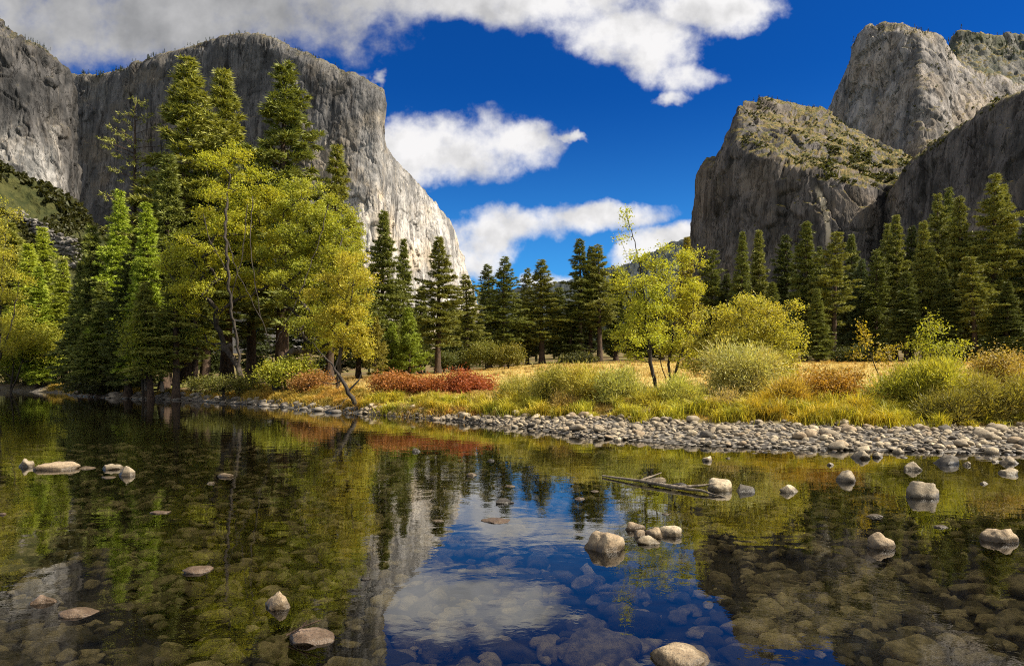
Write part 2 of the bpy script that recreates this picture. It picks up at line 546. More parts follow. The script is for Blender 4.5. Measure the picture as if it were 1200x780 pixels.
# ------------------------------------------------------------------ ground and river
SHORE = np.array([(-400, 190), (-200, 135), (-110, 108), (-73, 98), (-59, 89), (-49, 77), (-40, 68), (-29, 61), (-19.4, 52), (-12, 42.5), (-8.5, 39.5),
                  (-4.4, 35.2), (0, 29.6), (2.4, 25.0), (5.4, 21.8), (7.7, 20.7), (10, 20.1), (12.2, 19.7), (14.7, 19.4), (30, 18.5), (80, 14), (400, -10)], float)
BARW = np.array([(-400, 1.0), (-40, 1.2), (-19, 1.8), (-12, 2.0), (-8.5, 0.8), (-4.4, 1.2), (0, 2.6), (2.4, 4.0), (5.4, 5.0), (10, 4.8), (14.7, 4.8), (400, 4.5)], float)


def shore_y(x):
    return np.interp(x, SHORE[:, 0], SHORE[:, 1])


def ground_z(x, y):
    x = np.asarray(x, float)
    y = np.asarray(y, float)
    s = y - shore_y(x)
    bw = np.interp(x, BARW[:, 0], BARW[:, 1])
    slope = np.interp(x, [-60, -25, -12, 5, 25], [0.010, 0.013, 0.022, 0.031, 0.036])
    lip = np.interp(x, [-20, -10, 0], [0.55, 0.35, 0.42])
    bank = np.interp(s, [0, 1], [0, 0])
    t1 = np.clip(s / bw, 0, 1)
    t2 = np.clip((s - bw) / 3.5, 0, 1)
    t2 = t2 * t2 * (3 - 2 * t2)
    far = np.clip(s - bw - 2.0, 0, None)
    rise = slope * np.minimum(far, 150) + 0.04 * np.clip(far - 150, 0, 1500)
    land = lip * t1 ** 0.85 + 0.55 * t2 + rise
    bed = -np.minimum(0.75, 0.16 * np.clip(-s, 0, None) ** 0.75)
    near = 0.65 - 0.26 * (y + 1.2)           # the near bank under the camera
    near = np.maximum(near, -0.62)
    near = np.minimum(near, 0.9)
    z = np.where(s > 0, land, np.maximum(bed, near))
    p = np.stack([x * 0.35, y * 0.35, 0 * x], -1).reshape(-1, 3)
    wob = fbm(p, 3, 0.5, 3).reshape(x.shape)
    z = z + wob * np.where(s > 0, np.clip(s * 0.04, 0, 0.14), -0.10 * np.clip(-s * 0.3, 0, 1))
    return z


def gz(x, y):
    return float(ground_z(np.array([x]), np.array([y]))[0])


def build_ground():
    ys = np.concatenate([np.linspace(-25, 0, 12)[:-1], np.linspace(0, 60, 150), np.geomspace(61, 3200, 130)])
    us = np.concatenate([-np.geomspace(1.0, 3.2, 24)[::-1], np.linspace(-0.98, 0.98, 220), np.geomspace(1.0, 3.2, 24)])
    yy, uu = np.meshgrid(ys, us, indexing='ij')
    xx = uu * (np.maximum(yy, 0) + 24)
    zz = ground_z(xx, yy)
    n, k = yy.shape
    idx = np.arange(n * k).reshape(n, k)
    q = np.stack([idx[:-1, :-1], idx[:-1, 1:], idx[1:, 1:], idx[1:, :-1]], -1).reshape(-1, 4)
    me = make_mesh("ground", np.stack([xx, yy, zz], -1), [q], True)
    s = yy - shore_y(xx)
    bw = np.interp(xx, BARW[:, 0], BARW[:, 1])
    stony = np.clip(1 - (s - bw) / 0.8, 0, 1)
    wood = np.clip((-14 - xx) / 5, 0, 1)
    wood = np.maximum(wood, np.clip((yy - 138) / 10, 0, 1))
    wood = np.where(s < 1.0, 0, wood)
    wood = np.maximum(wood, np.clip(1 - np.abs(s - bw - 1.6) / 2.2, 0, 1) * 0.9)
    for nm, arr in (('stony', stony), ('woodland', wood)):
        at = me.attributes.new(nm, 'FLOAT', 'POINT')
        at.data.foreach_set('value', arr.astype(np.float32).ravel())
    o = link("ground", me, GROUND)
    tag(o, "golden meadow and stony river bed with gently rising forest floor", "ground", kind='structure')


build_ground()
wv = np.array([(-420, -20, 0), (420, -20, 0), (420, 210, 0), (-420, 210, 0)], float)
river = link("river", make_mesh("river", wv, [np.array([[0, 1, 2, 3]])]), WATER)
tag(river, "clear calm river mirroring cliffs, trees and sky", "river", kind='structure')


# ------------------------------------------------------------------ mountains
def mountain(name, rails, nv, label, mat, amp=16.0, seed=0, du=0.8, flute=1.0, fscale=1.0, block=1.0):
    """a massif lofted from back foot over crest to valley foot; rails: lists of (px, py, depth), one entry per column"""
    rails = np.array(rails, float)                       # rail, column, 3
    key = rails[0, :, 0] if False else np.arange(rails.shape[1])
    seg = np.maximum(1, np.ceil(np.abs(np.diff(rails[1, :, 0])) / du + np.abs(np.diff(rails[1, :, 1])) / (du * 3))).astype(int)
    us = np.concatenate([np.linspace(i, i + 1, k, endpoint=False) for i, k in enumerate(seg)] + [[rails.shape[1] - 1]])
    rr = np.stack([np.stack([np.interp(us, key, r[:, c]) for c in range(3)], -1) for r in rails])
    rows = []
    for i in range(len(rr) - 1):
        for t in np.linspace(0, 1, nv[i], endpoint=False):
            rows.append(rr[i] * (1 - t) + rr[i + 1] * t)
    rows.append(rr[-1])
    G = np.stack(rows)
    X = (G[..., 0] - 600) / FOC * G[..., 2]
    Z = EYE + (HOR - G[..., 1]) / FOC * G[..., 2]
    W = np.stack([X, G[..., 2], Z], -1)
    du_ = np.gradient(W, axis=1)
    dv_ = np.gradient(W, axis=0)
    nrm = unit(np.cross(dv_, du_))
    # nudge normals smooth
    for _ in range(6):
        nrm[1:-1, 1:-1] = unit(nrm[1:-1, 1:-1] * 2 + nrm[:-2, 1:-1] + nrm[2:, 1:-1] + nrm[1:-1, :-2] + nrm[1:-1, 2:])
    p = W.reshape(-1, 3)
    fl = ridged(p * np.array([1, 1, 0.16]) * 0.011 * fscale, 4, 0.5, seed)          # vertical flutes and corners
    lump = fbm(p * np.array([1, 1, 0.8]) * 0.006 * fscale, 4, 0.5, seed + 20)
    det = ridged(p * np.array([1, 1, 0.55]) * 0.035 * fscale, 4, 0.55, seed + 40)
    wob = np.stack([fbm(p * 0.012, 3, 0.5, seed + 60 + k) for k in range(3)], -1)
    v1, g1 = cells((p + wob * 60) * np.array([1, 1, 0.22]) * 0.0125 * fscale, seed + 70)      # big flakes and corners
    v2, g2 = cells((p + wob * 25) * np.array([1, 1, 0.25]) * 0.036 * fscale, seed + 80)       # smaller blocks
    h = (fl * 0.27 * flute + lump * 0.7 + det * 0.12 + (v1 - 0.5) * 0.70 * block + (v2 - 0.5) * 0.26 * block - np.clip(0.08 - g1, 0, 1) * 3.0 * block) * amp
    Wd = p + nrm.reshape(-1, 3) * h[:, None] + np.stack([0 * h, 0 * h, det * amp * 0.12], -1)
    n, k = W.shape[:2]
    idx = np.arange(n * k).reshape(n, k)
    q = np.stack([idx[:-1, :-1], idx[1:, :-1], idx[1:, 1:], idx[:-1, 1:]], -1).reshape(-1, 4)
    o = link(name, make_mesh(name, Wd, [q], True), mat)
    tag(o, label, "mountain", kind='structure')
    return Wd.reshape(n, k, 3)


def rails_from(cols, back=500):
    """cols: (px, crest y, crest depth, [(y, depth), ...further down])"""
    nr = len(cols[0][3])
    out = [[(c[0], 442, c[2] + back) for c in cols], [(c[0], c[1], c[2]) for c in cols]]
    for j in range(nr):
        out.append([(c[0] + (c[3][j][2] if len(c[3][j]) > 2 else 0), c[3][j][0], c[3][j][1]) for c in cols])
    return out


G_CAP = mat_granite("granite_pale", (0.46, 0.435, 0.41), (0.18, 0.175, 0.172), (0.55, 0.455, 0.335), 0.35, 1.0, 0.75, 0.0, ((-0.80, 0, 0.85), 480, 1050, 1.0, (0.25, 0.255, 0.27)))  # last tuple darkens the upper left as painted cloud shade
G_LEFT = mat_granite("granite_left", (0.36, 0.34, 0.32), (0.11, 0.11, 0.11), (0.38, 0.33, 0.27), 0.35, 0.8, 0.5, 900, ((0.12, 0, 1.0), 330, 560, 1.0, (0.23, 0.23, 0.24)))  # upper part darkened the same way, shade put into the colour
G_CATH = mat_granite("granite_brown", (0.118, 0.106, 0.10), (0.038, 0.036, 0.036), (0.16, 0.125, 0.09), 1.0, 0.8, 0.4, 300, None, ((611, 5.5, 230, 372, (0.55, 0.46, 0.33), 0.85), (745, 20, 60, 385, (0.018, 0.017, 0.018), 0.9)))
G_HIGH = mat_granite("granite_high", (0.24, 0.22, 0.208), (0.075, 0.072, 0.072), (0.28, 0.225, 0.17), 0.7, 0.7, 0.5, 1700)
G_FAR = mat_granite("granite_forest", (0.16, 0.15, 0.14), (0.05, 0.055, 0.045), (0.10, 0.10, 0.05), 1.0, 0.4, 0.6, 2600)

G_RIDGE = mat_granite("ridge_forest", (0.045, 0.055, 0.06), (0.02, 0.026, 0.03), (0.05, 0.055, 0.05), 0.0, 0.2, 0.6, 4100)

# the big pale monolith on the left
cap = []
for px, py, D in [(40, 110, 2480), (83, 90, 2400), (110, 88, 2340), (140, 85, 2280), (160, 76, 2240), (180, 68, 2200), (210, 60, 2150), (240, 50, 2100), (262, 44, 2065), (285, 41, 2035), (305, 43, 2010),
                  (325, 50, 1985), (350, 61, 1965), (370, 72, 1950), (400, 84, 1935), (425, 93, 1930), (440, 101, 1932), (446, 108, 1945), (449, 150, 1985), (451, 172, 2020),
                  (465, 190, 2100), (480, 207, 2170), (495, 223, 2240), (510, 240, 2300), (520, 254, 2345), (530, 272, 2400), (538, 290, 2440), (545, 310, 2480), (552, 332, 2520), (562, 372, 2600), (575, 442, 2700)]:
    lean = 60 if px < 447 else 40
    mid = py + (442 - py) * 0.45
    cap.append((px, py, D, [(py + 12, D - 22), (mid, D - 22 - lean), (446, D - 60 - lean * 2.2)]))
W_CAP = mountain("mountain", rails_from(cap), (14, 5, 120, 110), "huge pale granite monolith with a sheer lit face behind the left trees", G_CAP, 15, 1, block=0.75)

# darker cliff at the left edge
lc = []
for px, py, D in [(-260, -70, 1500), (-120, -20, 1560), (-40, 10, 1600), (0, 30, 1640), (15, 42, 1650), (30, 51, 1665), (45, 60, 1680), (60, 72, 1700), (72, 79, 1725), (80, 86, 1760), (84, 100, 1830), (86, 140, 1920), (90, 200, 2060)]:
    lc.append((px, py, D, [(py + 10, D - 15), (py + (442 - py) * 0.4, D - 60, -4 if px > 60 else 0), (446, D - 190, -22 if px > 60 else 0)]))
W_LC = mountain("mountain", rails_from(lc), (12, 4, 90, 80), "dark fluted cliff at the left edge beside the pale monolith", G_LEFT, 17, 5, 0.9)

# lower dome on the right with a scrub slope above its cliff
lo = []
for px, py, D, by, bD, fD in [(806, 330, 1900, 345, 1880, 1820), (809, 290, 1850, 300, 1840, 1770), (812, 240, 1790, 250, 1780, 1700), (816, 204, 1740, 214, 1730, 1640), (826, 191, 1700, 202, 1670, 1580), (840, 188, 1660, 203, 1620, 1530), (847, 175, 1640, 196, 1585, 1500),
                  (856, 150, 1620, 180, 1550, 1470), (866, 126, 1620, 176, 1520, 1440), (872, 121, 1640, 182, 1500, 1420), (890, 120, 1690, 190, 1465, 1390), (912, 121, 1730, 198, 1430, 1360), (930, 123, 1760, 204, 1405, 1335), (945, 126, 1770, 208, 1385, 1318),
                  (960, 129, 1775, 213, 1365, 1300), (978, 139, 1770, 217, 1350, 1285), (1000, 151, 1755, 221, 1340, 1275), (1015, 160, 1740, 222, 1338, 1272), (1024, 165, 1730, 222, 1375, 1330), (1040, 172, 1720, 222, 1385, 1340), (1050, 176, 1710, 222, 1345, 1270), (1075, 184, 1700, 224, 1330, 1255), (1110, 190, 1690, 226, 1320, 1245), (1160, 200, 1680, 230, 1320, 1240)]:
    lo.append((px, py, D, [(py + (by - py) * 0.5, D + (bD - D) * 0.55), (by, bD), (by + (442 - by) * 0.5, (bD + fD) / 2 - 10), (446, fD)]))
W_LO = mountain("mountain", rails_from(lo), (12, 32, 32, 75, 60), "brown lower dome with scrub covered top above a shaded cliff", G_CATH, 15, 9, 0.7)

# high dome behind it
hi = []
for px, py, D in [(950, 260, 2300), (962, 190, 2250), (970, 142, 2210), (976, 122, 2180), (984, 105, 2150), (991, 92, 2130), (997, 70, 2105), (1001, 54, 2085), (1007, 42, 2060), (1016, 34, 2030), (1030, 28, 1995), (1045, 27, 1965), (1060, 30, 1935), (1078, 36, 1908),
                  (1092, 40, 1920), (1104, 46, 1945), (1112, 58, 1965), (1122, 68, 2000), (1140, 80, 2030), (1165, 90, 2070), (1200, 101, 2130), (1260, 125, 2220), (1340, 160, 2350)]:
    rt = np.clip((px - 1040) / 100, 0, 1)
    hi.append((px, py, D, [(py + 14, D - 30 - 25 * rt), (py + (300 - py) * 0.45, D - 90 - 190 * rt), (330, D - 220 - 330 * rt)]))
W_HI = mountain("mountain", rails_from(hi), (12, 6, 80, 70), "tall rounded granite dome rising behind the lower dome", G_HIGH, 17, 13, 0.7, 0.7)

# shaded cliff in front at the right edge
rc = []
for px, py, D in [(1030, 300, 1420), (1040, 236, 1390), (1046, 220, 1360), (1060, 206, 1320), (1075, 191, 1280), (1092, 178, 1240), (1110, 165, 1200), (1130, 150, 1160), (1148, 138, 1120), (1165, 126, 1090), (1182, 118, 1060), (1200, 110, 1030), (1260, 80, 960), (1360, 40, 880)]:
    rc.append((px, py, D, [(py + 10, D - 12), (py + (442 - py) * 0.5, D - 55), (446, D - 130)]))
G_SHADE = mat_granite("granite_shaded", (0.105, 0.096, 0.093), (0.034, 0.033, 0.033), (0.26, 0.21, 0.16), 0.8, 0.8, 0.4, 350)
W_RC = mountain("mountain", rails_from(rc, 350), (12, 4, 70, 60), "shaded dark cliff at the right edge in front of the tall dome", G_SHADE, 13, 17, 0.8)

# far wooded shoulder at the top right and a blue ridge down the valley
fr = [(px, py, D, [(py + 14, D - 20), (py + 60, D - 160), (200, D - 420)]) for px, py, D in
      [(1090, 90, 2750), (1108, 66, 2700), (1116, 44, 2680), (1122, 38, 2665), (1138, 37, 2650), (1155, 40, 2650), (1168, 43, 2660), (1185, 40, 2670), (1200, 42, 2680), (1260, 46, 2720), (1340, 60, 2760)]]
W_FR = mountain("mountain", rails_from(fr), (8, 8, 40, 20), "dark wooded shoulder behind the tall dome at the top right", G_FAR, 17, 21, 0.9)
rg = [(px, py, D, [(py + 25, D - 300), (446, D - 1800)]) for px, py, D in
      [(560, 345, 6500), (620, 338, 6400), (680, 330, 6300), (720, 312, 6200), (750, 301, 6150), (770, 293, 6100), (790, 284, 6100), (810, 282, 6050), (850, 272, 6000), (950, 260, 6000)]]
mountain("mountain", rails_from(rg, 1500), (6, 10, 30), "distant blue ridge seen low between the pines", G_RIDGE, 40, 25, 1.0, 0.8, 0.4)

# scrub covered talus hill below the left cliff
HILL, Nh = material("hill_scrub")
pos = Nh.n('ShaderNodeNewGeometry').outputs['Position']
hn = Nh.noise(pos, 0.06, 6, 0.7)
hc = Nh.mix(Nh.rng(hn, 0.35, 0.65), (0.022, 0.028, 0.010), (0.06, 0.06, 0.02))
finish(Nh, hc, 0.95, bump(Nh, hn, 8.0), 0.1)
th = []
for px, py, D in [(-200, 110, 620), (-80, 160, 660), (-20, 185, 690), (0, 195, 700), (20, 206, 710), (40, 216, 720), (60, 228, 730), (80, 240, 745), (100, 256, 765), (120, 282, 790), (150, 330, 820), (200, 400, 860), (230, 444, 880)]:
    th.append((px, py, D, [(py + (444 - py) * 0.4, D - 110), (446, D - 330)]))
W_TH = mountain("hill", rails_from(th, 400), (8, 60, 40), "dark scrubby talus hill below the left cliff", HILL, 9, 31, 1.2, 0.4, 2.0)
bpy.data.objects['hill']['category'] = 'hill'


def pick(W, r0, r1, c0, c1, n, rng, jitter=3.0):
    """n random points of a massif between rows r0..r1 and columns c0..c1"""
    rr = rng.integers(r0, r1, n * 3)
    cc = rng.integers(c0, c1, n * 3)
    q = fbm(W[rr, cc] * 0.016, 3, 0.6, 90) + rng.normal(0, 0.10, n * 3)     # stands follow ledges and gullies
    best = np.argsort(-q)[:n]
    rr, cc = rr[best], cc[best]
    return W[rr, cc] + rng.normal(size=(n, 3)) * np.array([jitter, jitter, 0])


def tiny_trees(geo, pts, h, rng, n_bl=26):
    m = len(pts)
    hh = h * rng.uniform(0.55, 1.25, m)
    t = rng.uniform(0.05, 1.0, (m, n_bl))
    a = rng.uniform(0, 2 * np.pi, (m, n_bl))
    rad = (1 - t) * 0.20 * hh[:, None]
    c = pts[:, None, :] + np.stack([0 * t, 0 * t, t * hh[:, None] * 0.95 - 1.0], -1)
    d = unit(np.stack([np.cos(a), np.sin(a), rng.uniform(-0.1, 0.9, (m, n_bl))], -1))
    V, F = blades(c.reshape(-1, 3), d.reshape(-1, 3), (rad + 0.09 * hh[:, None]).ravel(), (hh[:, None] * np.full((m, n_bl), 0.13)).ravel(), rng)
    geo.add(V, F)
    V, F = blades(pts - np.array([0, 0, 2.0]), np.tile([[0, 0, 1.0]], (m, 1)), hh + 2, hh * 0.08, rng)
    geo.add(V, F)


def bushes(geo, pts, r, rng, n_bl=16):
    m = len(pts)
    rr = r * rng.uniform(0.5, 1.5, m)
    d = unit(rng.normal(size=(m, n_bl, 3)) + np.array([0, 0, 0.5]))
    c = pts[:, None, :] + d * rr[:, None, None] * 0.6
    V, F = leaves(c.reshape(-1, 3), np.repeat(rr, n_bl) * 1.0, rng)
    geo.add(V, F)


rimg = Geo()
rr = np.random.default_rng(3)
nc = W_CAP.shape[1]
tiny_trees(rimg, pick(W_CAP, 12, 16, int(nc * .05), int(nc * .70), 230, rr, 5), 9, rr)
tiny_trees(rimg, pick(W_CAP, 13, 16, int(nc * .05), int(nc * .24), 90, rr, 5), 14, rr)
nl = W_LC.shape[1]
tiny_trees(rimg, pick(W_LC, 10, 14, int(nl * .3), int(nl * .9), 130, rr, 4), 10, rr)
nl = W_LO.shape[1]
tiny_trees(rimg, pick(W_LO, 11, 18, int(nl * .3), int(nl * .7), 130, rr, 1.5), 9, rr)
nl = W_HI.shape[1]
tiny_trees(rimg, pick(W_HI, 11, 20, int(nl * .15), int(nl * .5), 110, rr, 4), 12, rr)
nl = W_FR.shape[1]
tiny_trees(rimg, pick(W_FR, 7, 30, 0, nl, 300, rr, 6), 18, rr)
o = link("rim_forest", rimg.mesh("rim_forest"), NEEDLE)
o.color = (0.035, 0.048, 0.018, 1)
tag(o, "tiny conifers dotted along the rims of the cliffs", "forest", kind='stuff')
sg = Geo()
nl = W_LO.shape[1]
bushes(sg, pick(W_LO, 14, 74, int(nl * .3), nl, 1900, rr, 1.5), 3.0, rr)
bushes(sg, pick(W_LO, 40, 76, int(nl * .5), nl, 800, rr, 4), 5.0, rr)
nl = W_RC.shape[1]
bushes(sg, pick(W_RC, 11, 16, 0, nl, 120, rr, 4), 3.5, rr)
nl = W_HI.shape[1]
bushes(sg, pick(W_HI, 12, 95, int(nl * .3), nl, 160, rr, 4), 3.5, rr)
o = link("cliff_scrub", sg.mesh("cliff_scrub"), SHRUB_LEAF)
o.color = (0.05, 0.058, 0.018, 1)
tag(o, "low scrub scattered over the slope of the lower dome", "scrub", kind='stuff')
hg = Geo()
bushes(hg, pick(W_TH, 6, 80, 0, W_TH.shape[1], 2600, rr, 3), 4.2, rr, 18)
o = link("hillside_scrub", hg.mesh("hillside_scrub"), SHRUB_LEAF)
o.color = (0.04, 0.046, 0.014, 1)
tag(o, "dark oak scrub covering the talus hill", "scrub", kind='stuff')
# pale scree stripe on the talus hill
scr = Geo()


# ------------------------------------------------------------------ rocks
def ico(sub):
    bm = bmesh.new()
    bmesh.ops.create_icosphere(bm, subdivisions=sub, radius=1.0)
    V = np.array([v.co[:] for v in bm.verts])
    F = np.array([[v.index for v in f.verts] for f in bm.faces])
    bm.free()
    return V, F


ICO = {k: ico(k) for k in (1, 2, 3, 4, 5)}


def stone(rng, sub=3, facet=0.5, rough=0.12):
    """a water-worn stone about one unit in radius"""
    V, F = ICO[sub]
    V = V.copy()
    off = rng.uniform(-50, 50, 3)
    for _ in range(rng.integers(5, 10) if facet < 0.7 else rng.integers(7, 12)):   # worn flats
        n = unit(rng.normal(size=3))
        d = rng.uniform(0.55, 0.9) if facet < 0.7 else rng.uniform(0.45, 0.88)
        h = V @ n - d
        V = V - np.outer(np.clip(h, 0, None) * facet, n)
    V = V * (1 + rough * fbm(V * 1.3 + off, 3, 0.5)[:, None])
    if sub >= 4:
        V = V * (1 + 0.025 * ridged(V * 3.5 + off, 3, 0.55)[:, None])
    return V, F


scr_pts = []
for t in np.linspace(0, 1, 420):
    px = 16 + 74 * t + rr.normal() * 3
    py = 252 + 46 * t + rr.normal() * (3 + 5 * t)
    scr_pts.append(P(px, py, 655 - 60 * t))
for c in scr_pts:
    V, F = ICO[1]
    scr.add(V * rr.uniform(0.8, 2.6) * np.array([1.2, 1, 0.7]) * (1 + 0.2 * rr.normal(size=(len(V), 1))) + c, F)
o = link("scree", scr.mesh("scree"), ROCK)
o.color = (0.15, 0.14, 0.13, 1)
tag(o, "pale scree spilling down the talus hill", "scree", kind='stuff')

TONES = {'grey': (0.19, 0.158, 0.115), 'pale': (0.31, 0.26, 0.185), 'tan': (0.215, 0.165, 0.11), 'dark': (0.065, 0.057, 0.048), 'pink': (0.24, 0.175, 0.135)}


def river_rock(px, py, w, h, tone, label, seed, name="river_rock", group="rocks standing in the river", facet=0.85, rot=None, depth=None, stretch=0.8):
    """px, py: where the rock meets the water; w, h in photograph pixels"""
    rng = np.random.default_rng(seed)
    D = EYE * FOC / (py - HOR)
    W, Hh = w / FOC * D, 0.74 * h / FOC * D
    V, F = stone(rng, 4, facet, 0.2)
    a = rng.uniform(0, 6.28) if rot is None else rot
    ca, sa = math.cos(a), math.sin(a)
    V = V @ np.array([[ca, -sa, 0], [sa, ca, 0], [0, 0, 1]])
    V = V / np.array([np.abs(V[:, 0]).max(), np.abs(V[:, 1]).max(), V[:, 2].max()])
    zb = max(Hh * 1.5, 0.12)
    V = V * np.array([W * 0.56, W * 0.56 * stretch, 1.0])
    V[:, 2] = np.where(V[:, 2] > 0, V[:, 2] * Hh * 1.25, V[:, 2] * zb) - Hh * 0.2
    x, y = (px - 600) / FOC * D, D + W * 0.28
    o = link(name, make_mesh(name, V, [F], True), ROCK, loc=(x, y, 0))
    o.color = (*TONES[tone], 1)
    tag(o, label, "rock", group)
    return o


ROCKS = [
    (28, 547, 22, 13, 'grey', "round grey rock, leftmost in the water by the left edge"),
    (60, 551, 46, 10, 'tan', "long tan wedge of rock beside the round grey one on the left"),
    (97, 549, 20, 3, 'tan', "thin flat tan rock between the two rock pairs at left"),
    (126, 550, 25, 8, 'grey', "low domed rock left of the dark rounded one at left"),
    (124, 560, 17, 2, 'tan', "barely showing tan rock in front of the low domed one"),
    (145, 557, 20, 14, 'grey', "rounded rock with split top, rightmost of the left water group"),
    (264, 559, 22, 5, 'tan', "small flat tan rock alone in the green reflections"),
    (245, 567, 9, 3, 'grey', "tiny grey stone just left below the small flat tan rock"),
    (186, 601, 21, 3, 'pink', "small pinkish rock tip between left group and lone submerged slab"),
    (2, 603, 9, 3, 'pink', "tiny pinkish rock tip cut by the left frame edge"),
    (228, 671, 33, 7, 'pink', "pinkish low rock crest with a shallow slab around it"),
    (46, 707, 32, 10, 'pink', "pinkish flat rock at lower left, upper of the two there"),
    (84, 722, 42, 9, 'pink', "pale pinkish oval rock at lower left, lower of the two"),
    (323, 713, 34, 21, 'tan', "chunky tan rock in the lower left water, standing highest there"),
    (356, 755, 60, 14, 'pink', "broad pinkish flat rock near the bottom edge with a twig on it"),
    (427, 679, 12, 3, 'dark', "small black stone at the edge of the sky reflection"),
    (487, 529, 10, 5, 'dark', "small dark stone below the red shrub reflection"),
    (553, 557, 14, 4, 'tan', "small tan stone in the dark pine reflections"),
    (575, 540, 9, 3, 'dark', "tiny dark stone above the small tan one in midstream"),
    (590, 590, 24, 6, 'dark', "brown flat stone in the midstream sky reflection"),
    (580, 612, 35, 4, 'pink', "long flat pinkish slab in the white cloud reflection"),
    (512, 611, 16, 2, 'tan', "faint tan stone tip left of the pinkish slab"),
    (598, 570, 12, 2, 'tan', "thin tan stone above the brown flat stone in midstream"),
    (680, 585, 12, 3, 'pink', "small pinkish stone left of the driftwood log"),
    (697, 576, 10, 2, 'tan', "thin tan stone close to the left tip of driftwood"),
    (712, 646, 46, 27, 'tan', "angular tan boulder with dark left face in midstream"),
    (747, 621, 25, 11, 'tan', "rear left rock of the clustered five right of the angular boulder"),
    (752, 630, 22, 10, 'tan', "left front rock of the clustered five with flat top"),
    (768, 630, 19, 16, 'tan', "central upright rock of the clustered five"),
    (786, 628, 27, 14, 'pale', "rightmost pale rock of the clustered five"),
    (761, 637, 25, 10, 'pale', "lowest front pale rock of the clustered five"),
    (773, 564, 29, 5, 'pale', "flat pale rock lying behind the driftwood log"),
    (797, 569, 18, 4, 'dark', "flat dark rock at the right end of the driftwood log"),
    (849, 575, 31, 17, 'pale', "pale boulder just right of the driftwood, beside a dark one"),
    (877, 577, 27, 11, 'dark', "craggy dark rock touching the pale boulder near driftwood"),
    (928, 577, 22, 11, 'pale', "small pale lone rock right of the craggy dark one"),
    (995, 564, 28, 16, 'grey', "grey rounded boulder midway between lone pale rock and big boulder"),
    (1092, 583, 43, 23, 'grey', "big grey boulder, largest standing in the right water"),
    (1075, 551, 22, 12, 'grey', "dark topped rock behind the big grey boulder"),
    (1114, 544, 33, 13, 'dark', "broad dark boulder near the gravel bar at right"),
    (1113, 527, 20, 14, 'dark', "dark upright stone at the gravel bar waterline at right"),
    (1134, 545, 9, 6, 'pale', "small pale stone at right end of broad dark boulder"),
    (1186, 543, 21, 11, 'grey', "grey rock near the right edge, upper of two"),
    (1186, 556, 23, 9, 'pale', "grooved pale rock near the right edge, lower of two"),
    (1155, 567, 8, 4, 'pale', "tiny pale stone between big boulder and right edge"),
    (1168, 541, 8, 4, 'pale', "tiny pale stone left of the two right edge rocks"),
    (1013, 537, 24, 12, 'grey', "grey rock at waterline of bar left of the dark upright stone"),
    (1032, 536, 13, 8, 'grey', "small grey rock right beside the waterline rock"),
    (1056, 531, 14, 8, 'pale', "pale rock at bar waterline between small grey and dark stones"),
    (975, 545, 9, 4, 'pale', "tiny pinkish pebble rock above the grey rounded boulder"),
    (831, 540, 13, 7, 'pale', "small white stone off the bar, above the pale boulder"),
    (724, 517, 14, 6, 'pale', "white stone off the thin end of the gravel bar"),
    (853, 537, 5, 2, 'pale', "pebble sized tip right of the small white stone"),
    (1038, 642, 33, 22, 'tan', "tan leaning rock in the dark right water, alone"),
    (1027, 606, 20, 4, 'grey', "flat grey rock tip above the tan leaning rock"),
    (1104, 618, 18, 3, 'grey', "flat thin grey rock tip between tan leaning rock and right edge"),
    (1178, 635, 35, 19, 'tan', "tan rounded rock alone close to the lower right edge"),
    (797, 781, 72, 20, 'tan', "large tan rock cut by the bottom edge, nearest of all"),
    (780, 603, 10, 2, 'grey', "faint stone tip behind the clustered five"),
]
for i, (px, py, w, h, tone, label) in enumerate(ROCKS):
    river_rock(px, py, w, h, tone, label, 100 + i)


# cobbles of the gravel bar
def bar_points(n, rng):
    x = rng.uniform(-9.0, 19, n * 3)
    bw = np.interp(x, BARW[:, 0], BARW[:, 1])
    s = rng.uniform(-0.35, 1.08, n * 3) * bw
    y = shore_y(x) + s
    keep = rng.uniform(0, 1, n * 3) < np.where(s < 0, 0.5, 1.0)
    return x[keep][:n], y[keep][:n]


def landmark(x, y):
    px = 600 + x / y * FOC
    for lim, nm in ((480, "by the dead branch"), (545, "below the red shrubs"), (610, "below the yellow sedge"), (690, "below the olive shrubs"), (760, "by the thin end of the bar"), (830, "below the slender alder"),
                    (900, "below the silver willow"), (960, "beside the willow's right edge"), (1020, "below the rusty shrub"), (1080, "below the bent sapling"), (1130, "below the sparse alder"), (5000, "below the dense right shrubs")):
        if px < lim:
            return nm
    return ""


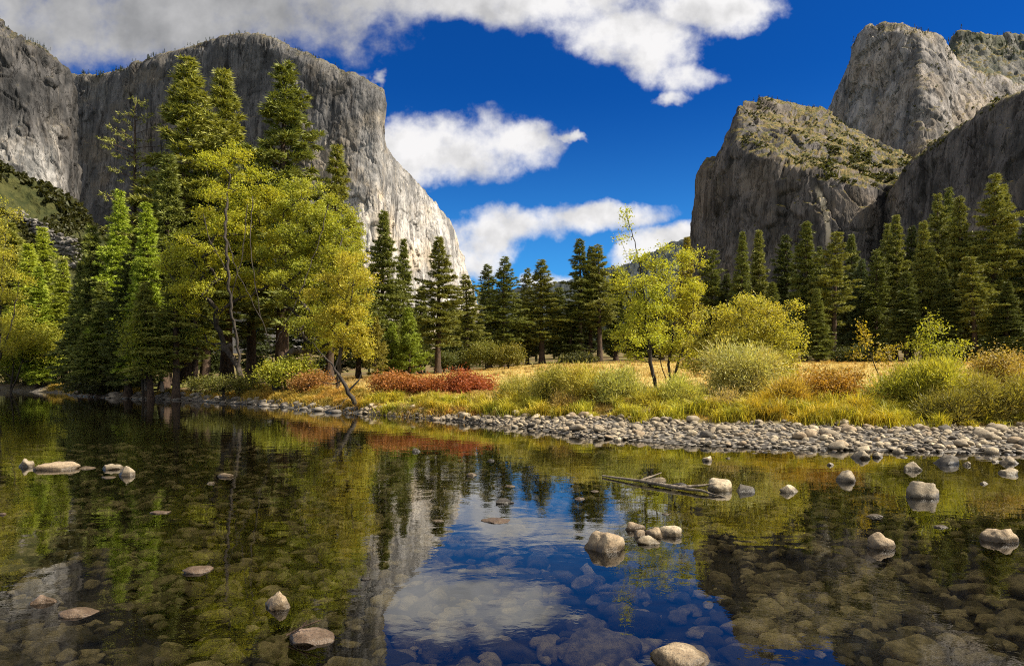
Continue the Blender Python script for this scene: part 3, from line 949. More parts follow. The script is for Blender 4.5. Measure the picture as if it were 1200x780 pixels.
crng = np.random.default_rng(21)
protos = [stone(crng, 3, 0.45, 0.13) for _ in range(12)]
protos = [make_mesh("cobble", V * np.array([1.0, 0.8, 0.55]), [F], True) for V, F in protos]
for me in protos:
    me.materials.append(ROCK)
low = [stone(crng, 2, 0.45, 0.13) for _ in range(10)]
NC = 3300
bx, by = bar_points(NC, crng)
bs = 0.05 + 0.12 * crng.beta(1.4, 3.6, NC) + np.where(crng.uniform(size=NC) < 0.07, crng.uniform(0.05, 0.17, NC), 0)
bz = ground_z(bx, by) + bs * crng.uniform(0.1, 0.5, NC)
bz = np.maximum(bz, -0.05)
app = bs / by * (np.abs(bx / by) < 0.76)
order = np.argsort(-app)
big = set(order[:285].tolist())
rest = Geo()
for i in range(NC):
    rot = crng.uniform(0, 6.28)
    tilt = crng.normal(0, 0.25, 2)
    if i in big:
        o = bpy.data.objects.new("cobble", protos[i % 12])
        COL.objects.link(o)
        o.location = (bx[i], by[i], bz[i])
        o.rotation_euler = (tilt[0], tilt[1], rot)
        f = crng.uniform(0.8, 1.25, 3)
        o.scale = (bs[i] * f[0], bs[i] * f[1], bs[i] * f[2])
        tone = crng.choice(['grey', 'pale', 'dark', 'tan'], p=[0.36, 0.28, 0.14, 0.22])
        o.color = (*TONES[tone], 1)
        w = 'large' if bs[i] > 0.20 else 'middling' if bs[i] > 0.165 else 'small'
        shape = 'flat' if f[2] < 0.92 else 'humped' if f[2] > 1.12 else 'rounded'
        s = (by[i] - shore_y(bx[i])) / np.interp(bx[i], BARW[:, 0], BARW[:, 1])
        row = "in the bar shallows" if s < 0 else "at the bar waterline" if s < 0.2 else "midway up the bar" if s < 0.65 else "high on the bar"
        tag(o, f"{w} {tone} {shape} cobble {row} {landmark(bx[i], by[i])}", "cobble", "cobbles on the gravel bar")
    else:
        V, F = low[i % 10]
        V = V * np.array([1.0, 0.8, 0.55]) * bs[i] * crng.uniform(0.8, 1.2, 3)
        c, s_ = math.cos(rot), math.sin(rot)
        V = V @ np.array([[c, s_, 0], [-s_, c, 0], [0, 0, 1]])
        V[:, 2] += V[:, 0] * tilt[0]
        rest.add(V + np.array([bx[i], by[i], bz[i]]), F)
o = link("gravel", rest.mesh("gravel", True), ROCK)
o.color = (0.25, 0.21, 0.152, 1)
tag(o, "smaller cobbles and gravel packed along the bar", "gravel", kind='stuff')
rest = Geo()
# alike neighbours are told apart by their order along the bar
alike = {}
for o in COL.objects:
    if o.get('category') == 'cobble':
        alike.setdefault(o['label'], []).append(o)
ORD = ['leftmost', '2nd from left', '3rd from left', '4th from left', '5th from left', '6th from left', '7th from left', '8th from left', '9th from left', '10th from left', '11th from left', '12th from left']
for lab, obs in alike.items():
    if len(obs) > 1:
        obs.sort(key=lambda q: q.location.x / q.location.y)
        for k, q in enumerate(obs):
            q['label'] = f"{lab}, {ORD[min(k, 11)]}".replace(' the ', ' ')
# stones along the left bank, thin line
nx = 300
lx = crng.uniform(-52, -9, nx)
ly = shore_y(lx) + crng.uniform(-0.9, 1.3, nx)
for i in range(nx):
    V, F = low[i % 10]
    r = 0.10 + 0.28 * crng.uniform() ** 2
    V = V * np.array([1.2, 0.9, 0.6]) * r
    rest.add(V + np.array([lx[i], ly[i], max(-0.03, gz(lx[i], ly[i])) + r * 0.15]), F)
o = link("gravel", rest.mesh("gravel", True), ROCK)
o.color = (0.17, 0.15, 0.125, 1)
tag(o, "dark small stones strung along the left shore", "gravel", kind='stuff')

# submerged stones of the river bed
bedg = Geo()
bedlow = [stone(crng, 3, 0.8, 0.2) for _ in range(16)]
nb = 6800
d = 3.2 + 24 * crng.uniform(0, 1, nb) ** 1.35
u = crng.uniform(-0.95, 0.95, nb)
ux, uy = u * d, d
uz = ground_z(ux, uy)
for i in range(nb):
    if uz[i] > -0.08 or uy[i] > shore_y(ux[i]) - 0.5:
        continue
    r = 0.06 + 0.17 * crng.beta(1.3, 2.4) + (crng.uniform(0.05, 0.18) if crng.uniform() < 0.05 else 0)
    V, F = bedlow[i % 16]
    V = V * np.array([1.2, 0.85, 0.55]) * r * crng.uniform(0.7, 1.3, 3)
    a = crng.uniform(0, 6.28)
    c, s_ = math.cos(a), math.sin(a)
    V = V @ np.array([[c, s_, 0], [-s_, c, 0], [0, 0, 1]])
    zc = min(uz[i] + r * crng.uniform(0.05, 0.35), -0.06 - r * 0.6)
    bedg.add(V + np.array([ux[i], uy[i], zc]), F)
BEDROCK, Nb = material("submerged_stone")
geo = Nb.n('ShaderNodeNewGeometry')
bn = Nb.noise(geo.outputs['Position'], 7.0, 5, 0.65)
bc = Nb.mix(geo.outputs['Random Per Island'], (0.06, 0.052, 0.03), (0.60, 0.49, 0.30))
bc = Nb.mix(Nb.rng(bn, 0.4, 0.65, 0, 0.7), bc, (0.07, 0.065, 0.02))
finish(Nb, bc, 0.9, bump(Nb, bn, 0.03), 0.1)
o = link("riverbed_stones", bedg.mesh("riverbed_stones", True), BEDROCK)
tag(o, "rounded stones covering the river bed under clear water", "stones", kind='stuff')


# ------------------------------------------------------------------ conifers
def conifer(seed, H, W, base=0.15, whorl=0.5, per=6, droop=0.25, rise=0.15, irregular=0.3, tuft=0.5, dens=1.0, taper=0.8, bottom_fade=0.35, blade=6, clumpy=0.0):
    """trunk and crown meshes; needles are thin pointed blades on sprays along whorled limbs"""
    rng = np.random.default_rng(seed)
    wood, crown = Geo(), Geo()
    zz = np.linspace(0, H, 14)
    bend = np.cumsum(rng.normal(0, 0.012 * H / 14, (14, 2)), 0)
    axis = np.concatenate([bend, zz[:, None]], 1)
    r0 = 0.0125 * H + 0.05
    rad = r0 * (1 - zz / H) ** 0.85 + 0.015
    rad[0] *= 1.35
    tube(wood, axis, rad, 8)
    C, Dr, Ln = [], [], []
    z = base * H
    lobes = rng.uniform(0, 6.28, 3)
    while z < H * 0.985:
        t = (z / H - base) / (1 - base)
        prof = (1 - t) ** taper * min(1.0, bottom_fade + t * 3.2)
        k = max(3, int(round(per * (0.55 + 0.45 * (1 - t)))))
        for j in range(k):
            a = rng.uniform(0, 6.28)
            gap = 1.0 + irregular * pnoise(np.array([[z * 0.30 + 7.3 * seed, 1.5 * math.cos(a) + seed, 1.5 * math.sin(a)]]))[0] * 1.9
            lob = 1 + irregular * 0.5 * math.sin(a * 2 + lobes[0] + z * 0.15)
            if t < 0.25 and rng.uniform() < 0.30 * irregular / 0.4:      # gaps among the lowest limbs
                continue
            L = W * prof * gap * lob * rng.uniform(0.62, 1.12) + 0.25
            if clumpy and rng.uniform() < clumpy * 0.3:
                continue
            up = rise + 0.55 * t ** 1.5 + rng.normal(0, 0.10)
            dr = droop * (1 - t * 0.7) * rng.uniform(0.7, 1.4)
            zj = min(H * 0.985, z + rng.normal(0, whorl * 0.8))
            ax = np.array([np.interp(zj, zz, axis[:, 0]), np.interp(zj, zz, axis[:, 1]), zj])
            o2 = np.array([math.cos(a), math.sin(a), 0])
            s4 = np.array([0, 0.35, 0.7, 1.0])
            pts = ax + o2 * (L * s4)[:, None] + np.array([0, 0, 1]) * (L * (up * s4 - dr * s4 ** 2))[:, None]
            if L > 0.8:
                br = (0.012 + 0.011 * L) * (1 - s4 * 0.85)
                tube(wood, pts, br, 3)
            n = max(5, int(L * 10 * dens))
            s0 = 0.18 + 0.45 * clumpy
            s = s0 + (1 - s0) * rng.uniform(0, 1, n) ** 0.8
            lat = rng.uniform(-1, 1, n) * (0.36 * L * (1.12 - s) + 0.12)
            sd = np.array([-o2[1], o2[0], 0])
            c = ax + o2 * (L * s)[:, None] + sd * lat[:, None] + np.array([0, 0, 1.0]) * (L * (up * s - dr * s ** 2) - np.abs(lat) * 0.12 + rng.normal(0, 0.07, n))[:, None]
            dd = unit(o2 * 0.8 + sd * (np.sign(lat) * 0.7)[:, None] + np.array([0, 0, 0.25]) + rng.normal(0, 0.25, (n, 3)))
            C.append(c)
            Dr.append(dd)
            Ln.append(np.full(n, tuft * (0.75 + 0.25 * (1 - t))))
        z += whorl * 0.85 * (0.45 + 0.55 * (1 - t)) * rng.uniform(0.7, 1.3)
    C, Dr, Ln = np.concatenate(C), np.concatenate(Dr), np.concatenate(Ln)
    C = np.repeat(C, blade, 0)
    Dr = np.repeat(Dr, blade, 0)
    Ln = np.repeat(Ln, blade)
    dirs = unit(Dr + rng.normal(0, 0.55, Dr.shape))
    V, F = blades(C, dirs, Ln * rng.uniform(0.7, 1.35, len(Ln)), Ln * 0.30, rng)
    crown.add(V, F)
    # leader
    V, F = blades(np.tile([[axis[-1, 0], axis[-1, 1], H * 0.97]], (10, 1)), unit(np.array([[0, 0, 2.0]]) + rng.normal(0, .4, (10, 3))), np.full(10, H * 0.035), np.full(10, 0.06), rng)
    crown.add(V, F)
    return wood.mesh("trunk", True), crown.mesh("crown"), H, W


CON = {
    'fir': conifer(1, 30, 4.3, 0.06, 0.55, 7, 0.28, 0.05, 0.25, 0.55, 1.0, 1.05, 0.5),
    'fir2': conifer(2, 30, 3.9, 0.15, 0.55, 7, 0.22, 0.10, 0.45, 0.55, 1.0, 0.98, 0.5),
    'pine': conifer(3, 34, 4.0, 0.24, 0.55, 6, 0.20, 0.13, 0.45, 0.60, 1.0, 0.95, 0.5, 6, 0.2),
    'pine2': conifer(4, 34, 3.7, 0.32, 0.6, 6, 0.22, 0.10, 0.55, 0.60, 1.0, 0.85, 0.45, 6, 0.25),
    'pine3': conifer(8, 34, 4.2, 0.16, 0.55, 6, 0.27, 0.14, 0.6, 0.62, 1.0, 0.88, 0.6, 6, 0.35),
    'cedar': conifer(5, 30, 3.3, 0.12, 0.5, 7, 0.35, 0.12, 0.3, 0.5, 1.0, 0.92, 0.6),
    'fir3': conifer(11, 31, 4.0, 0.12, 0.58, 6, 0.30, 0.04, 0.55, 0.58, 0.95, 0.9, 0.4, 6, 0.15),
    'pine4': conifer(12, 34, 3.8, 0.30, 0.62, 5, 0.18, 0.18, 0.65, 0.64, 0.95, 0.72, 0.5, 6, 0.3),
    'pine5': conifer(13, 35, 4.0, 0.20, 0.60, 6, 0.24, 0.10, 0.6, 0.60, 0.95, 0.92, 0.45, 6, 0.25),
    'young': conifer(6, 12, 2.6, 0.10, 0.40, 6, 0.12, 0.30, 0.3, 0.42, 1.2, 0.9, 0.6, 6),
    'snag': conifer(7, 34, 5.2, 0.18, 0.8, 4, 0.14, 0.0, 0.8, 0.42, 0.45, 0.6, 0.8, 4, 0.9),
}

COLS = {'dark': (0.090, 0.108, 0.030), 'mid': (0.135, 0.155, 0.036), 'olive': (0.180, 0.190, 0.045), 'bright': (0.205, 0.260, 0.030), 'lime': (0.26, 0.30, 0.04), 'blue': (0.105, 0.135, 0.060), 'gold': (0.23, 0.205, 0.036)}


def place_conifer(px, top, D, kind, wpx, col, label, group, rng=random.Random(5)):
    alt = {'fir': ('fir', 'fir3'), 'fir2': ('fir2', 'fir3'), 'pine': ('pine', 'pine5'), 'pine2': ('pine2', 'pine4'), 'pine3': ('pine3', 'pine5')}
    if kind in alt:
        kind = alt[kind][rng.randrange(2)]
    tm, cm, H, W = CON[kind]
    x = (px - 600) / FOC * D
    z0 = gz(x, D) - 0.15
    hh = EYE + (HOR - top) / FOC * D - z0
    ww = (1.42 if group == GL else 1.3 if group == GM else 1.25) * wpx / 2 / FOC * D
    root = bpy.data.objects.new("conifer", None)
    COL.objects.link(root)
    root.empty_display_size = 0.5
    root.location = (x, D, z0)
    root.rotation_euler = (rng.gauss(0, 0.014), rng.gauss(0, 0.014), rng.uniform(0, 6.28))
    root.scale = (ww / W, ww / W, hh / H)
    t = link("trunk", tm, BARK_PINE, root)
    c = link("crown", cm, NEEDLE, root)
    k = rng.uniform(0.88, 1.14) * (1.25 if group == GL else 1.0)
    c.color = (*(v * k for v in COLS[col]), 1)
    tag(root, label, "tree", group)
    return root


GL, GM, GRR = "conifers on the left bank", "pines behind the meadow", "pines along the right edge of the meadow"
CONIFERS = [
    # far left bank
    (14, 258, 108, 'fir2', 66, 'olive', "olive conifer at the left edge rising behind the pale green ones", GL),
    (32, 285, 100, 'cedar', 46, 'lime', "light green conifer second from the left edge on the far bank", GL),
    (56, 266, 104, 'cedar', 44, 'lime', "tallest light green conifer between left edge and dark firs", GL),
    (76, 300, 97, 'cedar', 36, 'lime', "slim light green conifer touching the dark firs on their left", GL),
    (44, 312, 95, 'fir', 44, 'bright', "short bushy green conifer low in front of the tallest light one", GL),
    (-18, 240, 104, 'fir', 70, 'olive', "olive conifer half cut off by the left frame edge", GL),
    # left group
    (96, 305, 76, 'fir', 52, 'dark', "dark short fir at the left corner of the big grove", GL),
    (108, 262, 73, 'fir2', 52, 'mid', "green fir just left of the bright pointed conifer", GL),
    (131, 221, 72, 'cedar', 44, 'bright', "bright pointed conifer left of the gaunt snag", GL),
    (150, 296, 66, 'fir', 58, 'dark', "dark low fir in front of the gaunt snag", GL),
    (158, 112, 79, 'snag', 78, 'olive', "gaunt half dead conifer with long bare horizontal limbs", GL),
    (173, 238, 65, 'cedar', 48, 'bright', "bright green conifer right of the gaunt snag near the water", GL),
    (196, 180, 74, 'fir2', 66, 'mid', "green conifer squeezed between gaunt snag and leftmost tall pine", GL),
    (222, 70, 80, 'pine3', 100, 'olive', "leftmost of the three tall pines above the yellow cottonwoods", GL),
    (265, 82, 85, 'pine', 88, 'olive', "middle of the three tall pines above the yellow cottonwoods", GL),
    (330, 74, 80, 'pine3', 96, 'mid', "rightmost and darkest of the three tall pines above cottonwoods", GL),
    (385, 168, 84, 'pine', 60, 'olive', "shorter olive pine right of the three tall pines", GL),
    (296, 175, 92, 'pine3', 70, 'dark', "dark fir sunk between middle and rightmost tall pines", GL),
    (240, 250, 76, 'pine2', 70, 'dark', "dark fir in the shade behind the left cottonwood", GL),
    (192, 285, 68, 'pine2', 64, 'dark', "dark shaded fir below the leftmost tall pine", GL),
    (360, 240, 90, 'pine2', 60, 'dark', "dark fir behind the crown of the right cottonwood", GL),
    (206, 300, 62, 'pine2', 50, 'olive', "bare stemmed pine with high crown, left of the straight cottonwood trunk", GL),
    (228, 318, 64, 'pine2', 46, 'mid', "dark stemmed pine close behind the bare stemmed one in the grove", GL),
    (178, 330, 62, 'pine', 46, 'olive', "small olive pine standing nearest the pale dead trunks", GL),
    (118, 330, 70, 'cedar', 44, 'mid', "small dense conifer at the water below the bright pointed one", GL),
    # row behind the meadow, left to right
    (420, 265, 100, 'fir2', 46, 'mid', "green conifer at the right edge of the cottonwood grove", GM),
    (446, 246, 110, 'fir2', 52, 'mid', "tall dark conifer, first right of the yellow cottonwoods", GM),
    (472, 279, 118, 'fir', 44, 'mid', "pointed conifer second right of cottonwoods, shorter than its neighbour", GM),
    (440, 372, 98, 'young', 26, 'gold', "short yellowing young pine at the foot of the first dark conifer", GM),
    (458, 378, 103, 'young', 26, 'bright', "short green young pine between yellowing one and bushy young pine", GM),
    (480, 362, 101, 'young', 34, 'bright', "bushy bright young pine standing on the meadow edge", GM),
    (492, 334, 140, 'fir', 40, 'mid', "lower conifer between the pointed one and the lone pine", GM),
    (514, 276, 120, 'pine', 50, 'olive', "lone tall olive pine in front of the monolith's bright foot", GM),
    (531, 352, 150, 'fir', 36, 'mid', "low dark conifer right of the lone olive pine", GM),
    (547, 321, 134, 'fir2', 46, 'olive', "green conifer below the end of the monolith's slope", GM),
    (573, 309, 150, 'pine3', 40, 'mid', "left one of the two dark pines right of the monolith", GM),
    (590, 301, 146, 'pine', 42, 'mid', "right one of the two dark pines right of the monolith", GM),
    (606, 345, 158, 'fir', 36, 'dark', "low dark conifer right of the two dark pines", GM),
    (618, 313, 156, 'fir2', 30, 'olive', "slim pine midway between the two dark pines and broad pine", GM),
    (636, 304, 150, 'pine3', 46, 'olive', "broad pointed pine under the gap between low clouds", GM),
    (657, 336, 162, 'fir', 42, 'mid', "shorter conifer right of the broad pointed pine", GM),
    (668, 352, 150, 'fir2', 38, 'dark', "low dark conifer at the foot of the tall trio's left side", GM),
    (680, 279, 150, 'pine2', 38, 'mid', "left and tallest of the tall dark pine trio", GM),
    (692, 288, 156, 'pine', 36, 'mid', "middle pine of the tall dark trio", GM),
    (703, 286, 150, 'pine2', 38, 'olive', "right pine of the tall dark trio", GM),
    (722, 318, 160, 'fir2', 40, 'mid', "conifer half hidden behind the slender alder's left side", GM),
    (748, 335, 165, 'fir', 42, 'dark', "dark conifer glimpsed behind the slender alder's trunk", GM),
    (775, 325, 165, 'fir2', 42, 'mid', "conifer glimpsed between the slender alder and its neighbour", GM),
    (806, 277, 132, 'pine', 34, 'gold', "yellowish slim conifer under the left edge of the lower dome", GRR),
    (833, 293, 150, 'pine2', 34, 'mid', "thin topped pine right of the yellowish slim conifer", GRR),
    (852, 320, 150, 'fir', 36, 'dark', "low dark conifer peeping over the willow's left top", GRR),
    (868, 271, 140, 'fir', 40, 'mid', "left of two pointed conifers above the willow", GRR),
    (887, 269, 146, 'fir2', 38, 'olive', "right of two pointed conifers above the willow", GRR),
    (921, 276, 150, 'pine3', 44, 'dark', "dark rounded pine right of the pointed pair", GRR),
    (943, 259, 136, 'fir2', 46, 'mid', "taller pine standing right of the dark rounded pine", GRR),
    (962, 288, 150, 'fir', 34, 'dark', "short dark conifer left of the sunlit bare stemmed pine", GRR),
    (977, 272, 131, 'pine2', 42, 'olive', "sunlit pine with a bare lower stem below the dry waterfall", GRR),
    (997, 274, 150, 'pine', 34, 'mid', "slim pine directly right of the sunlit bare stemmed pine", GRR),
    (1010, 303, 142, 'fir', 34, 'blue', "short bluish conifer under the dark waterfall cleft", GRR),
    (1025, 292, 138, 'fir', 38, 'mid', "pointed green conifer below the waterfall cleft's right side", GRR),
    (1037, 262, 152, 'pine3', 36, 'olive', "left of the close twin pines right of the cleft", GRR),
    (1049, 251, 146, 'pine', 38, 'olive', "right of the close twin pines right of the cleft", GRR),
    (1068, 264, 152, 'fir', 40, 'dark', "dark conifer in the shade right of the twin pines", GRR),
    (1084, 258, 131, 'fir2', 44, 'olive', "sunlit conifer first of the tall right group", GRR),
    (1098, 226, 140, 'pine3', 44, 'olive', "second of the tall right group, narrow and pointed", GRR),
    (1111, 219, 150, 'pine', 40, 'mid', "third of the tall right group, behind its neighbours", GRR),
    (1128, 229, 131, 'fir2', 48, 'olive', "fourth of the tall right group, just left of the broadest pine", GRR),
    (1163, 205, 128, 'pine3', 62, 'olive', "tallest and broadest pine of the right group", GRR),
    (1180, 216, 140, 'pine', 50, 'olive', "pine behind the right flank of the tallest right pine", GRR),
    (1203, 262, 126, 'fir', 54, 'dark', "dark conifer cut by the right frame edge", GRR),
    (1232, 230, 136, 'fir2', 60, 'mid', "conifer mostly outside the right frame edge", GRR),
    (1143, 300, 121, 'pine2', 44, 'olive', "shorter olive pine in front of the tall right group", GRR),
    (958, 338, 126, 'fir', 36, 'mid', "low green conifer in front of the short dark one", GRR),
    (1062, 318, 126, 'fir2', 46, 'dark', "dark low conifer before the shaded gap of the right wood", GRR),
    (1105, 315, 124, 'fir', 46, 'dark', "dark low conifer at the foot of the narrow pointed pine", GRR),
    (905, 330, 130, 'fir2', 40, 'mid', "green conifer rising just behind the willow's right shoulder", GRR),
    (1180, 330, 118, 'fir', 50, 'dark', "dark low conifer under the tallest right pine", GRR),
]
for c in CONIFERS:
    place_conifer(*c)


# the deeper wood, one mass
def woods():
    rng = np.random.default_rng(12)
    geo = Geo()
    src = []
    for k in ('fir', 'fir2', 'cedar'):
        tm, cm, H, W = CON[k]
        n = len(cm.vertices)
        V = np.empty(n * 3, np.float32)
        cm.vertices.foreach_get('co', V)
        V = V.reshape(-1, 3, 3)
        V = V[rng.permutation(len(V))[: len(V) // 3]]
        mid = V.mean(1, keepdims=True)
        src.append((mid + (V - mid) * 1.6, H, W))
    spots = [(px, rng.uniform(352, 380) if px < 820 else rng.uniform(318, 360), rng.uniform(172, 235)) for px in np.arange(425, 1260, 11)]
    spots += [(px, rng.uniform(300, 340), rng.uniform(112, 135)) for px in np.arange(110, 430, 46)]
    for px, top, D in spots:
        px += rng.uniform(-6, 6)
        V, H, W = src[rng.integers(3)]
        x = (px - 600) / FOC * D
        z0 = gz(x, D)
        hh = EYE + (HOR - top) / FOC * D - z0
        ww = rng.uniform(3.2, 4.6)
        a = rng.uniform(0, 6.28)
        c, s = math.cos(a), math.sin(a)
        Q = V.reshape(-1, 3) @ np.array([[c, s, 0], [-s, c, 0], [0, 0, 1]]) * np.array([ww / W, ww / W, hh / H]) + np.array([x, D, z0])
        geo.add(Q, np.arange(len(Q)).reshape(-1, 3))
        tube(geo, np.array([[x, D, z0 - 0.3], [x, D, z0 + hh * 0.5], [x, D, z0 + hh * 0.9]]), [0.35, 0.2, 0.05], 5)
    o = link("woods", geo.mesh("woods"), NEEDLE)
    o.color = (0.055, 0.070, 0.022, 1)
    tag(o, "deep shaded conifer wood filling the gaps behind the front trees", "woods", kind='stuff')


woods()


# ------------------------------------------------------------------ broadleaved trees and shrubs
def broadleaf(seed, stems, blobs, n_clump, per, leaf, sig, r_tip=0.012, flat=0.7, gap=0.0, droop=0.0, up=0.5, shell=0.5, lobes=0, stem_wob=0.004, feather=0.0, shoots=0):
    """stems: polylines of the trunks from the base; blobs: (cx, cy, cz, rx, ry, rz) ellipsoids the crown fills.
    Limbs are grown to every leaf clump from the nearest wood, thickness by what they carry."""
    rng = np.random.default_rng(seed)
    nodes, parent = [], []
    for st in stems:
        st = np.asarray(st, float)
        k = max(2, int(np.linalg.norm(np.diff(st, axis=0), axis=1).sum() / max(0.25, leaf * 3)))
        t = np.linspace(0, 1, len(st))
        tt = np.linspace(0, 1, k)
        pts = np.stack([np.interp(tt, t, st[:, c]) for c in range(3)], -1)
        pts[1:-1] += rng.normal(0, stem_wob, (k - 2, 3)) * np.linalg.norm(st[-1] - st[0])
        for i, p in enumerate(pts):
            parent.append(len(nodes) - 1 if i else -1)
            nodes.append(p)
    n_stem = len(nodes)
    if lobes:                                               # split the big masses into separate bough-sized lobes with air between
        small = []
        for b in blobs:
            v = b[3] * b[4] * b[5]
            k = max(3, int(round(lobes * v / np.mean([q[3] * q[4] * q[5] for q in blobs]))))
            got = []
            for _ in range(400):
                d = unit(rng.normal(size=3)) * rng.uniform(0.15, 1.0) ** 0.5
                c = np.array(b[:3]) + d * np.array(b[3:]) * 0.86
                r = np.mean(b[3:]) * rng.uniform(0.20, 0.42)
                if all(np.linalg.norm(c - g[0]) > 0.95 * (r + g[1]) * 0.95 for g in got):
                    got.append((c, r))
                if len(got) >= k:
                    break
            small += [(*c, r, r, r * 0.62) for c, r in got]
        blobs = small
    vol = np.array([b[3] * b[4] * b[5] for b in blobs]) ** 0.75
    vol = vol / vol.sum()
    cl = []
    for b, f in zip(blobs, vol):
        m = max(3, int(n_clump * f))
        d = unit(rng.normal(size=(m, 3)))
        r = (shell + (1 - shell) * rng.uniform(0, 1, m)) ** 0.6 * rng.uniform(0.72, 1.16, m)
        c = np.array(b[:3]) + d * r[:, None] * np.array(b[3:])
        cl.append(c)
    cl = np.concatenate(cl)
    if gap > 0:
        keep = pnoise(cl * 0.9 / max(0.4, sig * 1.6) * 0.5, seed) > -0.9 + gap
        cl = cl[keep]
    if shoots:                                              # loose shoots standing out of the outline
        bi = rng.integers(0, len(blobs), shoots)
        d = unit(rng.normal(size=(shoots, 3)) + np.array([0, 0, 0.7]))
        bb = np.array(blobs)[bi]
        cl = np.concatenate([cl, bb[:, :3] + d * bb[:, 3:] * rng.uniform(1.1, 1.55, (shoots, 1))])
    base = np.array(nodes[0])
    cl = cl[np.argsort(np.linalg.norm(cl - base, axis=1))]
    weight = [0.0] * len(nodes)
    tips = []
    for c in cl:
        A = np.array(nodes)
        dv = c - A
        dist = np.linalg.norm(dv, axis=1)
        hor = np.hypot(dv[:, 0], dv[:, 1])
        cost = dist + np.where(A[:, 2] > c[2], (A[:, 2] - c[2]) * 0.8, 0) + 0.9 * np.clip(hor * 0.5 - np.abs(dv[:, 2]), 0, None)
        i = int(np.argmin(cost))
        L = dist[i]
        k = max(1, int(L / max(0.5, leaf * 4)))
        p0 = A[i]
        for j in range(1, k + 1):
            t = j / k
            q = p0 + (c - p0) * t + np.array([0, 0, L * 0.12 * math.sin(t * math.pi)]) + rng.normal(0, 0.04 * L * (1 if j < k else 0), 3)
            parent.append(i)
            nodes.append(q)
            weight.append(0.0)
            i = len(nodes) - 1
        tips.append(i)
    for i in tips:
        while i >= 0:
            weight[i] += 1
            i = parent[i]
    A = np.array(nodes)
    rad = r_tip * (np.array(weight) + 0.6) ** 0.46
    par = np.array(parent)
    rad[n_stem:] *= 0.62                                     # limbs are slimmer than the trunk that bears them
    rad[:n_stem] = np.maximum(rad[:n_stem], r_tip * 2)
    e = np.where(par >= 0)[0]
    wood = Geo()
    p0, p1 = A[par[e]], A[e]
    r0, r1 = np.minimum(rad[par[e]], rad[e] * 1.7), rad[e]
    ax = unit(p1 - p0)
    ref = np.where(np.abs(ax[:, 2:3]) > 0.9, np.array([[1.0, 0, 0]]), np.array([[0, 0, 1.0]]))
    a = unit(np.cross(ax, ref))
    b = np.cross(ax, a)
    S = 5
    ang = np.arange(S) / S * 2 * np.pi
    ring = a[:, None] * np.cos(ang)[None, :, None] + b[:, None] * np.sin(ang)[None, :, None]
    p1e = p1 + ax * (r1 * 0.5)[:, None]
    Vv = np.concatenate([p0[:, None] + ring * r0[:, None, None], p1e[:, None] + ring * r1[:, None, None]], 1)
    idx = np.arange(len(e) * 2 * S).reshape(len(e), 2, S)
    q = np.stack([idx[:, 0], np.roll(idx[:, 0], -1, 1), np.roll(idx[:, 1], -1, 1), idx[:, 1]], -1).reshape(-1, 4)
    wood.add(Vv, q)
    n = len(cl)
    size = rng.uniform(0.6, 1.35, n)
    cnt = np.maximum(3, (per * size ** 2 * rng.uniform(0.6, 1.3, n)).astype(int))
    cc = np.repeat(cl, cnt, 0)
    ss = np.repeat(size * sig, cnt)[:, None]
    off = rng.normal(size=cc.shape) * ss * np.array([1, 1, flat])
    cc = cc + off
    cc[:, 2] -= droop * (off[:, 0] ** 2 + off[:, 1] ** 2) / (ss[:, 0] + 1e-6)
    cc[:, 2] = np.maximum(cc[:, 2], base[2] + 0.05)
    crown = Geo()
    if feather:                                              # narrow leaves fanning up along the twigs
        dirs = unit(off / (ss + 1e-6) + np.array([0, 0, feather]) + rng.normal(0, 0.35, cc.shape))
        V, F = blades(cc, dirs, leaf * rng.uniform(1.2, 2.8, len(cc)), leaf * 0.42, rng)
    else:
        V, F = leaves(cc, np.full(len(cc), leaf), rng, up)
    crown.add(V, F)
    return wood.mesh("trunk", True), crown.mesh("crown")


def blobs_px(base, D, ells, depth=0.9):
    """ellipses as the photograph shows them -> ellipsoids relative to the base"""
    out = []
    for px, py, rx, ry, *dy in ells:
        c = P(px, py, D + (dy[0] if dy else 0)) - base
        k = D / FOC
        out.append((*c, rx * k, max(rx, 0.6 * ry) * k * depth, ry * k))
    return out


def plant(name, label, cat, group, px, D, stems_px, ells, col, seed, n_clump, per, leaf, sig, mat=LEAF, bark=BARK_GREY, parts=("trunk", "crown"), **kw):
    x = (px - 600) / FOC * D
    base = np.array([x, D, gz(x, D) - 0.05])
    stems = [[(0, 0, 0) if i == 0 and p is None else tuple(P(p[0], p[1], D + (p[2] if len(p) > 2 else 0)) - base) for i, p in enumerate(st)] for st in stems_px]
    tm, cm = broadleaf(seed, stems, blobs_px(base, D, ells), n_clump, per, leaf, sig, **kw)
    root = bpy.data.objects.new(name, None)
    COL.objects.link(root)
    root.empty_display_size = 0.3
    root.location = base
    link(parts[0], tm, bark, root)
    c = link(parts[1], cm, mat, root)
    c.color = (*col, 1)
    tag(root, label, cat, group)
    return root


